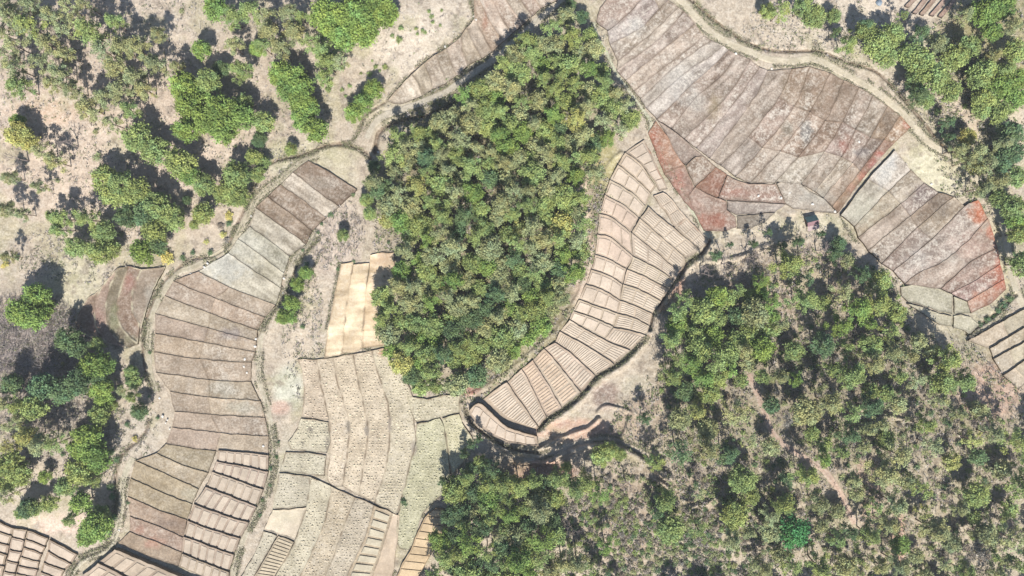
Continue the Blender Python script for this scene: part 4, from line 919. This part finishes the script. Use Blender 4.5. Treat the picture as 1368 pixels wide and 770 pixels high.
def place(kind, u, v, rad, tone, i, label=True):
    lib = {'P': PINES, 'B': BROADS, 'S': SHRUBS}[kind]; crown, trunk, H, cr = lib[rnd.randrange(len(lib))]
    rm = rad * S * ((1.24 if REGION(u, v) in ('oval wood', 'southeast wood') else 1.08) if kind != 'S' else 1.1); sc = rm / cr
    if kind == 'P': sc = 0.35 * 1.0 + 0.65 * sc; sxy = rm / cr
    else: sxy = sc
    hz = H * sc * 0.8
    g = float(h0(np.array([u]), np.array([v]))[0]); x, y, _ = P(np.array([u]), np.array([v]), np.array([g + hz]))[0]
    z = ground_at(x, y)
    name = {'P': 'pine_tree', 'B': 'broadleaf_tree', 'S': 'bush'}[kind]
    e = empty(name, (x, y, z - 0.05), rnd.uniform(0, 6.28)); e.scale = (sxy, sxy, sc * rnd.uniform(.92, 1.1))
    reg = REGION(u, v); grp = GN[kind] + reg
    tag(e, LABELS.get(i, f"{TNAME[tone]} {KNAME[kind]} crowded among others in the {reg}"), {'P': 'pine tree', 'B': 'tree', 'S': 'bush'}[kind], grp)
    c = obj('crown' if kind != 'S' else 'foliage', crown, e); q = rnd.uniform(.85, 1.15); h = rnd.uniform(-.06, .08)
    tc = TN[tone]; c.color = (tc[0] * q * (1 + h), tc[1] * q, tc[2] * q * (1 - h), 1)
    obj('trunk' if kind != 'S' else 'stem', trunk, e)
for i, (kind, u, v, rad, tone) in enumerate(final): place(kind, u, v, rad, tone, i)

# ---- undergrowth: low scrub nobody could count, in one mesh per kind of cover
def scrub(name, zones, n, tones, size, label, cat, seed, hmax=0.9, leaves=7):
    rs = np.random.RandomState(seed); pu, pv = [], []
    tot = sum(z[2] * z[3] * z[4] for z in zones)
    for a, b, ra, rb, k in zones:
        m = int(n * ra * rb * k / tot); q = np.sqrt(rs.rand(m)); t = rs.rand(m) * 6.283
        pu.append(a + ra * q * np.cos(t)); pv.append(b + rb * q * np.sin(t))
    pu = np.concatenate(pu); pv = np.concatenate(pv)
    keep = fbm(pu, pv, 10, seed, 2) > 0.42
    for pl, w in PATHS.values():
        m = near(pu, pv, pl, 12); d = np.full(pu.shape, 99.); d[m] = dist_poly(pu[m], pv[m], pl); keep &= d > w + 1
    for poly in FIELDS: keep &= ~inside(pu, pv, poly)
    pu, pv = pu[keep], pv[keep]; z = hd(pu, pv); b = P(pu, pv, z); m = len(b)
    hh = rs.uniform(.25, hmax, m); rr_ = rs.uniform(.3, 1.0, m)
    cen = np.repeat(b, leaves, 0) + rs.normal(size=(m * leaves, 3)) * np.repeat(np.stack([rr_ * .5, rr_ * .5, hh * .3], 1), leaves, 0)
    cen[:, 2] += np.repeat(hh * .6, leaves); v, f = leaf_quads(cen, size, .5, rs)
    tt = np.array(tones)[rs.randint(0, len(tones), m)] * rs.uniform(.7, 1.25, (m, 1)); c = np.repeat(tt, leaves * 4, 0)
    o = obj(name, mesh_np(name, v, f, M_LEAF, c, smooth=False)); o.color = (1, 1, 1, 1); tag(o, label, cat, kind='stuff')
FIELDS = [np.array(p, float) for p in (
 [(412,215),(477,254),(417,309),(387,343),(368,408),(342,456),(350,530),(359,584),(351,655),(312,741),(300,790),(80,790),(153,728),(174,690),(171,664),(181,616),(222,593),(205,471),(207,419),(265,363),(333,303)],
 [(835,204),(861,187),(892,252),(946,323),(894,388),(864,449),(842,469),(776,525),(719,571),(720,597),(640,575),(624,549),(645,533),(727,466),(765,416),(795,341)],
 [(800,0),(812,42),(848,122),(878,161),(866,178),(936,308),(1004,304),(1036,284),(1119,286),(1154,333),(1209,380),(1205,396),(1225,414),(1271,437),(1296,447),(1297,419),(1344,387),(1338,347),(1308,268),(1289,276),(1217,227),(1217,170),(1168,128),(1091,89),(1031,95),(942,50),(895,0)],
 [(518,134),(563,85),(616,49),(634,22),(630,-30),(745,0),(657,69),(563,129)],
 [(455,353),(524,338),(502,395),(500,450),(520,466),(544,531),(613,530),(640,590),(582,668),(600,682),(548,795),(308,790),(364,682),(374,629),(384,592),(404,555),(397,480),(433,479)],
 [(1294,456),(1368,414),(1450,380),(1450,480),(1361,520)], [(-30,690),(103,741),(74,790),(-30,790)], [(126,393),(152,364),(221,357),(187,458),(144,460),(101,429)])]
OL = [(0.17,0.19,0.09),(0.13,0.17,0.06),(0.22,0.20,0.13),(0.27,0.24,0.19)]
GY = [(0.28,0.25,0.23),(0.22,0.19,0.17),(0.34,0.31,0.27),(0.16,0.15,0.10)]
scrub('undergrowth', [(1120,620,320,190,1.0),(1060,420,160,90,1.0),(900,715,190,90,1.3),(660,320,160,240,1.6),(1320,100,90,110,.9),(1300,210,50,90,1.0)], 34000, OL + GY[:1], .26, 'low olive and brown undergrowth between the trees of the woods', 'undergrowth', 5)
scrub('dry_scrub', [(40,460,90,65,1.6),(60,580,120,70,1.0),(120,340,110,40,.7),(200,140,240,150,.35),(440,310,50,50,.8),(405,440,28,100,.8),(150,560,60,80,.6),(1110,40,120,45,.6),(1250,130,60,50,.8),(1340,420,40,90,.5),(880,600,90,40,.6),(1090,310,100,25,.4),(570,80,90,80,.12),(820,80,30,70,.5)], 15000, GY + OL[:1], .2, 'grey and straw coloured dry scrub scattered over the bare slopes', 'scrub', 6, .6)

def low_bushes():
    L = [t for t in SPARE if t[0] == 'S']; rs = np.random.RandomState(8); cen, col, siz = [], [], []
    for kind, u, v, r, tone in L:
        x, y, _ = P(np.array([u]), np.array([v]), h0(np.array([u]), np.array([v])))[0]; z = ground_at(x, y); rm = r * S * 1.1; m = int(70 + 45 * rm)
        d = rs.normal(size=(m, 3)); d /= np.linalg.norm(d, axis=1)[:, None]; d *= (rm * rs.uniform(.5, 1.1, m))[:, None]; d[:, 2] = np.abs(d[:, 2]) * .9 + .2
        k = 1 + .3 * np.sin(d[:, :1] * 5 + u) * np.sin(d[:, 1:2] * 5 + v); cen.append(d + (x, y, z)); col.append(np.array(TN[tone]) * rs.uniform(.8, 1.15) * k * rs.uniform(.8, 1.2, (m, 1)))
    v, f = leaf_quads(np.vstack(cen), .2, .5, rs)
    o = obj('low_bushes', mesh_np('low_bushes', v, f, M_LEAF, np.repeat(np.vstack(col), 4, 0), smooth=False)); tag(o, 'small low bushes covering the scrubby parts of the woods', 'bushes', kind='stuff')
low_bushes()

def bare_brush():
    """thin leafless stems leaning out of grey brush"""
    rs = np.random.RandomState(12); vs = []; n = 0; cols = []
    for a, b, ra, rb, m in ((38,455,80,65,3600),(55,545,90,40,900),(15,600,40,60,250),(1110,470,60,40,350),(1190,640,150,110,900),(960,620,70,40,350),(1310,470,50,50,300),(980,360,60,30,400),(885,440,22,40,200),(440,310,45,40,350),(700,640,90,20,300),(1340,620,60,90,350),(240,50,60,40,60)):
        q = np.sqrt(rs.rand(m)); t = rs.rand(m) * 6.283; u = a + ra * q * np.cos(t); v = b + rb * q * np.sin(t)
        keep = np.ones(m, bool)
        for poly in FIELDS: keep &= ~inside(u, v, poly)
        u, v = u[keep], v[keep]; m = len(u); base = P(u, v, hd(u, v)); L = rs.uniform(.8, 2.6, m); an = rs.rand(m) * 6.283; tl = rs.uniform(.2, .9, m)
        d = np.stack([np.cos(an) * tl, np.sin(an) * tl, np.ones(m)], 1); d /= np.linalg.norm(d, axis=1)[:, None]; tip = base + d * L[:, None]
        s = np.stack([-np.sin(an), np.cos(an), 0 * an], 1) * rs.uniform(.04, .09, m)[:, None]; w = np.cross(d, s)
        for e in (s, w): vs.append(np.stack([base - e, base + e, tip + e * .4, tip - e * .4], 1).reshape(-1, 3)); cols.append(np.repeat(np.array([(.46, .41, .385)]) * rs.uniform(.5, 1.15, (m, 1)), 4, 0))
    V = np.vstack(vs); o = obj('bare_brush', mesh_np('bare_brush', V, np.arange(len(V)).reshape(-1, 4), M_LEAF, np.vstack(cols), smooth=False)); tag(o, 'grey leafless brush stems standing thick on the dry slopes', 'brush', kind='stuff')
bare_brush()

def verge_grass():
    """tufts of weeds along ditches, path edges and bunds"""
    rs = np.random.RandomState(31); U, V_ = [], []
    def run(pl, off, spread, per):
        pl = np.asarray(pl, float); n = int(np.hypot(*np.diff(pl, axis=0).T).sum() * per); q = resample(pl, max(n, 2)); t = np.gradient(q, axis=0); t /= np.hypot(*t.T)[:, None] + 1e-9
        nn = np.stack([-t[:, 1], t[:, 0]], 1); q = q + nn * (off + rs.normal(size=(len(q), 1)) * spread); k = noise(q[:, 0], q[:, 1], 14, 71) > .40; U.append(q[k, 0]); V_.append(q[k, 1])
    for k in ('left', 'left_low', 'middle', 'right', 'top', 'bank', 'west_field'):
        pl, w = PATHS[k]
        run(pl, w + 1.2, .9, 1.6); run(pl, -w - 1.2, .9, 1.6)
        if k in ('left', 'middle', 'left_low'): run(pl, 0, .6, .6)
    for pl, w, d in DITCHES: run(pl, w + .8, .7, 1.3); run(pl, -w - .8, .7, 1.3)
    for pl in ([(364,560),(368,609),(361,645),(352,675),(336,704),(323,732),(315,757)], [(472,350),(464,406),(458,473)], [(493,345),(486,416),(484,465)], [(455,350),(436,440),(432,478)],
               [(400,480),(446,476),(497,466)], [(864,452),(842,473),(822,491),(797,506),(778,529),(751,550),(720,577)], [(950,325),(935,340),(907,370),(880,406)], [(560,640),(598,660),(582,672),(563,692)], [(545,733),(532,742),(527,770)],
               [(1296,452),(1330,430),(1352,410)], [(440,320),(425,345),(412,380),(400,420)], [(1120,288),(1154,336),(1206,384)]):
        run(spline(pl, 3), 0, 1.1, 1.8)
    u, v = np.concatenate(U), np.concatenate(V_); z = h0(u, v) + .3 * (np.array([0.0])); z = np.maximum(hd(u, v), z - .3); b = P(u, v, z); m = len(b); L = 6
    hh = rs.uniform(.15, .6, m); cen = np.repeat(b, L, 0) + rs.normal(size=(m * L, 3)) * np.repeat(np.stack([hh * .7, hh * .7, hh * .3], 1), L, 0); cen[:, 2] += np.repeat(hh * .6, L)
    vv, f = leaf_quads(cen, .17, .5, rs); tt = np.array([(.16, .17, .08), (.20, .18, .12), (.30, .27, .18), (.11, .12, .06), (.24, .21, .16)])[rs.randint(0, 5, m)] * rs.uniform(.7, 1.3, (m, 1))
    o = obj('verge_weeds', mesh_np('verge_weeds', vv, f, M_LEAF, np.repeat(tt, L * 4, 0), smooth=False)); tag(o, 'dry olive weeds fringing the ditches, dirt paths and bunds', 'weeds', kind='stuff')
verge_grass()

def bare_trees():
    lib = []
    for sd in range(4):
        r = random.Random(700 + sd); segs = []
        def grow(p, d, L, rad, dep):
            q = p + d * L; segs.append((tuple(p), tuple(q), rad, rad * .62))
            if dep == 0: return
            for k in range(3 if dep > 1 else 4):
                nd_ = (d + Vector((r.uniform(-1, 1), r.uniform(-1, 1), r.uniform(-.1, .5))) * .85).normalized(); grow(p + d * L * r.uniform(.55, 1), nd_, L * r.uniform(.5, .72), rad * .55, dep - 1)
        grow(Vector((0, 0, 0)), Vector((r.uniform(-.1, .1), r.uniform(-.1, .1), 1)).normalized(), 4.2, .22, 4); lib.append(limb_mesh('bare_limbs', segs, plain('grey_bark_%d' % sd, (.17, .14, .125), .9)))
    sp_ = [(1072,338),(1096,334),(1122,352),(968,352),(1000,345),(940,365),(893,470),(888,500),(1243,478),(1262,494),(1338,600),(1352,645),(1345,690),(104,196),(35,214),(210,60),(1140,440),(1110,460),(1205,600),(1236,660),(1110,760),(1060,640),(835,640),(760,700),(925,620),(40,500),(75,470),(20,450),(1290,560),(1180,700)]
    its = [('D', u, v, 1, 9) for u, v in sp_]; KNAME['D'] = 'leafless tree'; TNAME[9] = 'grey brown'; lb = label_all(its)
    for i, (u, v) in enumerate(sp_):
        x, y, _ = P(np.array([float(u)]), np.array([float(v)]), np.array([4.0]))[0]; z = ground_at(x, y)
        o = obj('bare_tree', lib[i % 4]); o.location = (x, y, z - .1); o.rotation_euler = (0, 0, rnd.uniform(0, 6.28)); q = rnd.uniform(.75, 1.15); o.scale = (q, q, q)
        tag(o, lb.get(i, 'grey brown leafless tree'), 'bare tree', 'leafless trees among the woods')
bare_trees()
def rest_of_the_wood():
    """the smallest crowns, past three hundred of a kind"""
    L = [t for t in SPARE if t[0] != 'S']; rs = np.random.RandomState(4); Vs, Cs = [], []
    lib = {'P': PINES, 'B': BROADS}; cache = {}
    for kind, u, v, r, tone in L:
        k = rs.randint(len(lib[kind])); crown, trunk, H, cr = lib[kind][k]
        if (kind, k) not in cache:
            n = len(crown.vertices); a = np.empty(n * 3, np.float32); crown.vertices.foreach_get('co', a); c = np.empty(n * 4, np.float32); crown.color_attributes['Col'].data.foreach_get('color', c)
            cache[(kind, k)] = (a.reshape(-1, 4, 3)[::2], c.reshape(-1, 4, 4)[::2, :, :3])
        q, c = cache[(kind, k)]; mid = q.mean(1, keepdims=True); q = mid + (q - mid) * 1.3
        rm = r * S * 1.2; sxy = rm / cr; sz = .35 + .65 * sxy if kind == 'P' else sxy; g = float(h0(np.array([u]), np.array([v]))[0])
        x, y, _ = P(np.array([u]), np.array([v]), np.array([g + H * sz * .8]))[0]; z = g; an = rs.rand() * 6.28
        R3 = np.array([[math.cos(an), -math.sin(an), 0], [math.sin(an), math.cos(an), 0], [0, 0, 1]]); w = (q.reshape(-1, 3) * (sxy, sxy, sz)) @ R3.T + (x, y, z)
        Vs.append(w); Cs.append(c.reshape(-1, 3) * np.array(TN[tone]) * rs.uniform(.85, 1.15))
    if not Vs: return
    V = np.vstack(Vs); o = obj('young_trees', mesh_np('young_trees', V, np.arange(len(V)).reshape(-1, 4), M_LEAF, np.vstack(Cs), smooth=False)); tag(o, 'small tree crowns filling the woods between the larger trees', 'trees', kind='stuff')
    print('REST', len(L), len(V))
rest_of_the_wood()
# ---------------------------------------------------------------- small things
def boxv(c, s):
    x, y, z = c; a, b, h = s
    return [(x - a, y - b, z), (x + a, y - b, z), (x + a, y + b, z), (x - a, y + b, z), (x - a, y - b, z + h), (x + a, y - b, z + h), (x + a, y + b, z + h), (x - a, y + b, z + h)]
BF = [(3, 2, 1, 0), (4, 5, 6, 7), (0, 1, 5, 4), (1, 2, 6, 5), (2, 3, 7, 6), (3, 0, 4, 7)]
def boxes(name, L, mat, parent):
    vs, fs = [], []
    for c, s in L: n = len(vs); vs += boxv(c, s); fs += [tuple(n + i for i in f) for f in BF]
    return obj(name, mesh_np(name, vs, fs, mat, smooth=False), parent)
def hut():
    u, v = 1083.0, 297.0; x, y, _ = P(np.array([u]), np.array([v]), np.array([1.0]))[0]; z = ground_at(x, y)
    e = empty('field_hut', (x, y, z), math.radians(14)); tag(e, 'small hut with dark and maroon sheet roof beside the brown paddies', 'hut')
    wall = plain('hut_planks', (0.10, 0.075, 0.06), 0.85, .3, 4); dark = plain('dark_sheet', (0.045, 0.075, 0.075), 0.5, .25, 2); mar = plain('maroon_sheet', (0.15, 0.085, 0.09), 0.6, .2, 2)
    pale = plain('pink_sheet', (0.26, 0.20, 0.19), 0.7, .12, 1.5); wood = plain('post_wood', (0.2, 0.15, 0.1), .9)
    boxes('wall', [((-1.65, .2, 0), (.06, 1.25, 2.0)), ((1.65, .2, 0), (.06, 1.25, 2.0)), ((0, 1.5, 0), (1.59, .05, 1.6)), ((0, -1.1, 0), (1.59, .05, 2.1))], wall, e)
    def sheet(nm, y0, z0, y1, z1, mat, hw=1.95):
        n = 27; vs = []; fs = []
        for i in range(n):
            xx = -hw + 2 * hw * i / (n - 1); dz = .035 * (i % 2)
            for dd in (0, -.05): vs += [(xx, y0, z0 + dz + dd), (xx, y1, z1 + dz + dd)]
        for i in range(n - 1):
            a = i * 4; b = a + 4; fs += [(a, b, b + 1, a + 1), (a + 2, a + 3, b + 3, b + 2), (a, a + 2, b + 2, b), (a + 1, b + 1, b + 3, a + 3)]
        fs += [(0, 1, 3, 2), (4 * n - 4, 4 * n - 2, 4 * n - 1, 4 * n - 3)]
        return obj(nm, mesh_np(nm, vs, fs, mat, smooth=False), e)
    sheet('roof', .1, 2.75, 2.0, 1.55, dark)['label'] = 'dark blue-green back roof slope'
    sheet('roof', -1.25, 2.25, .06, 2.78, mar)['label'] = 'maroon front roof slope'
    sheet('porch_roof', -2.75, 1.85, -1.28, 2.18, pale)['label'] = 'pale pink lean-to sheet over the front'
    for sx in (-1.75, 1.75): boxes('post', [((sx, -2.6, 0), (.06, .06, 1.85))], wood, e)
    boxes('door', [((.3, -1.2, 0), (.4, .04, 1.8))], wood, e)
hut()
def tarp():
    u, v = 1174.0, 4.0; rs = np.random.RandomState(9); x, y, _ = P(np.array([u]), np.array([v]), np.array([.5]))[0]; z = ground_at(x, y)
    n = 14; vs = [(0, 0, .8)]; fs = []
    for k, (r, h) in enumerate(((.45, .72), (.85, .4), (1.15, 0.02))):
        for i in range(n): a = i * 6.283 / n; q = r * rs.uniform(.82, 1.15); vs.append((q * math.cos(a), q * math.sin(a), h * rs.uniform(.8, 1.15)))
    for i in range(n): fs.append((0, 1 + i, 1 + (i + 1) % n))
    for k in range(2):
        for i in range(n): j = (i + 1) % n; a = 1 + k * n; fs.append((a + i, a + n + i, a + n + j, a + j))
    o = obj('tarpaulin_heap', mesh_np('tarpaulin_heap', vs, fs, plain('blue_tarp', (0.14, 0.17, 0.20), .5, .3, 2), smooth=False)); o.location = (x, y, z - .02)
    tag(o, 'small round heap under blue grey tarpaulin on bare ground at the top', 'tarpaulin')
tarp()
# pale stones lying on bunds and path edges
ST_ = [(336,289),(400,329),(378,392),(379,372),(326,490),(330,498),(327,480),(342,453),(341,463),(278,352),(255,366),(274,357),(633,22),(636,28),(595,64),(582,72),(506,204),(1013,262),(1043,265),(1055,258),(1115,283),(1085,273),(983,72),(1031,92),(942,50),(1203,378),(1324,466),(1327,484),(1210,220),(1245,246),(1286,277),(1147,190),(146,720),(136,749),(160,708),(218,556),(222,565),(227,573),(224,561),(213,532),(352,596),(1219,243)]
rk = []
for s in range(5):
    rs = np.random.RandomState(50 + s); me = bpy.data.meshes.new('stone'); import bmesh
    bm = bmesh.new(); bmesh.ops.create_icosphere(bm, subdivisions=2, radius=1)
    for vv in bm.verts: vv.co *= 1 + .35 * (noise(vv.co.x * 3 + s * 9, vv.co.y * 3 + vv.co.z * 2, 1.3, s) - .5); vv.co.z *= .6; vv.co.x *= 1.25
    bm.to_mesh(me); bm.free(); me.materials.append(M_ROCK); rk.append(me)
items = [('R', u, v, 1, 8) for u, v in ST_]; KNAME['R'] = 'stone'; TNAME[8] = 'pale'
lb = label_all(items)
for i, (u, v) in enumerate(ST_):
    x, y, _ = P(np.array([float(u)]), np.array([float(v)]), np.array([.5]))[0]; z = ground_at(x, y)
    inf = any(inside(np.array([u]), np.array([v]), p)[0] for p in FIELDS)
    o = obj('stone', rk[i % 5]); o.location = (x, y, z + (.5 if inf else .1)); q = rnd.uniform(.22, .42); o.scale = (q, q, q); o.rotation_euler = (0, 0, rnd.uniform(0, 6.28))
    tag(o, lb.get(i, 'pale stone on a terrace bund').replace(' of its colour', ''), 'stone', 'pale stones along the bunds and paths')
# fallen trunks in the east wood
LG = [(1262,573,1272,582,'pale fallen trunk lying right of the short bank in the east wood'), (1338,75,1350,66,'pale bare trunk lying by the top right trees'), (1004,505,1010,540,None), (1140,528,1148,524,None), (1200,543,1206,560,None)]
for u0, v0, u1, v1, lbl in LG[:2]:
    a = P(np.array([float(u0)]), np.array([float(v0)]), np.array([1.]))[0]; b = P(np.array([float(u1)]), np.array([float(v1)]), np.array([1.]))[0]
    z = max(ground_at(a[0], a[1]), ground_at(b[0], b[1])); d = b - a; L = np.hypot(d[0], d[1])
    m = limb_mesh('fallen_log', [((0, 0, .2), (L * .5, .1, .28), .2, .16), ((L * .5, .1, .28), (L, -.1, .22), .16, .08), ((L * .6, .1, .28), (L * .75, .8, .6), .07, .02), ((L * .4, .1, .25), (L * .5, -.7, .5), .06, .02)], plain('bleached_wood', (.42, .37, .31), .9))
    o = obj('fallen_log', m); o.location = (a[0], a[1], z); o.rotation_euler = (0, 0, math.atan2(d[1], d[0])); tag(o, lbl, 'log')
# one pale post by the seedbeds
def post():
    x, y, _ = P(np.array([937.]), np.array([356.]), np.array([1.]))[0]; z = ground_at(x, y)
    o = obj('wooden_post', limb_mesh('wooden_post', [((0, 0, 0), (.05, .02, 1.5), .09, .08), ((.05, .02, 1.5), (.4, .5, 1.6), .05, .04)], plain('grey_post', (.55, .52, .48), .8))); o.location = (x, y, z)
    tag(o, 'thin pale post standing at the gully beside the striped seedbeds', 'post')
post()

# ---------------------------------------------------------------- thin sunlit haze in the air
def haze():
    m = bpy.data.materials.new('haze_air'); m.use_nodes = True; nt = m.node_tree; nt.nodes.clear()
    v = nt.nodes.new('ShaderNodeVolumePrincipled'); v.inputs['Color'].default_value = (0.97, 0.98, 1.0, 1); v.inputs['Density'].default_value = HAZE
    o = nt.nodes.new('ShaderNodeOutputMaterial'); nt.links.new(v.outputs[0], o.inputs['Volume'])
    e = 20000.0; zb, zt = -60.0, 240.0
    vs = [(-e, -e, zb), (e, -e, zb), (e, e, zb), (-e, e, zb), (-e, -e, zt), (e, -e, zt), (e, e, zt), (-e, e, zt)]
    h = obj('haze', mesh_np('haze', vs, BF, m, smooth=False)); tag(h, kind='stuff')
HAZE = 0.0001
haze()
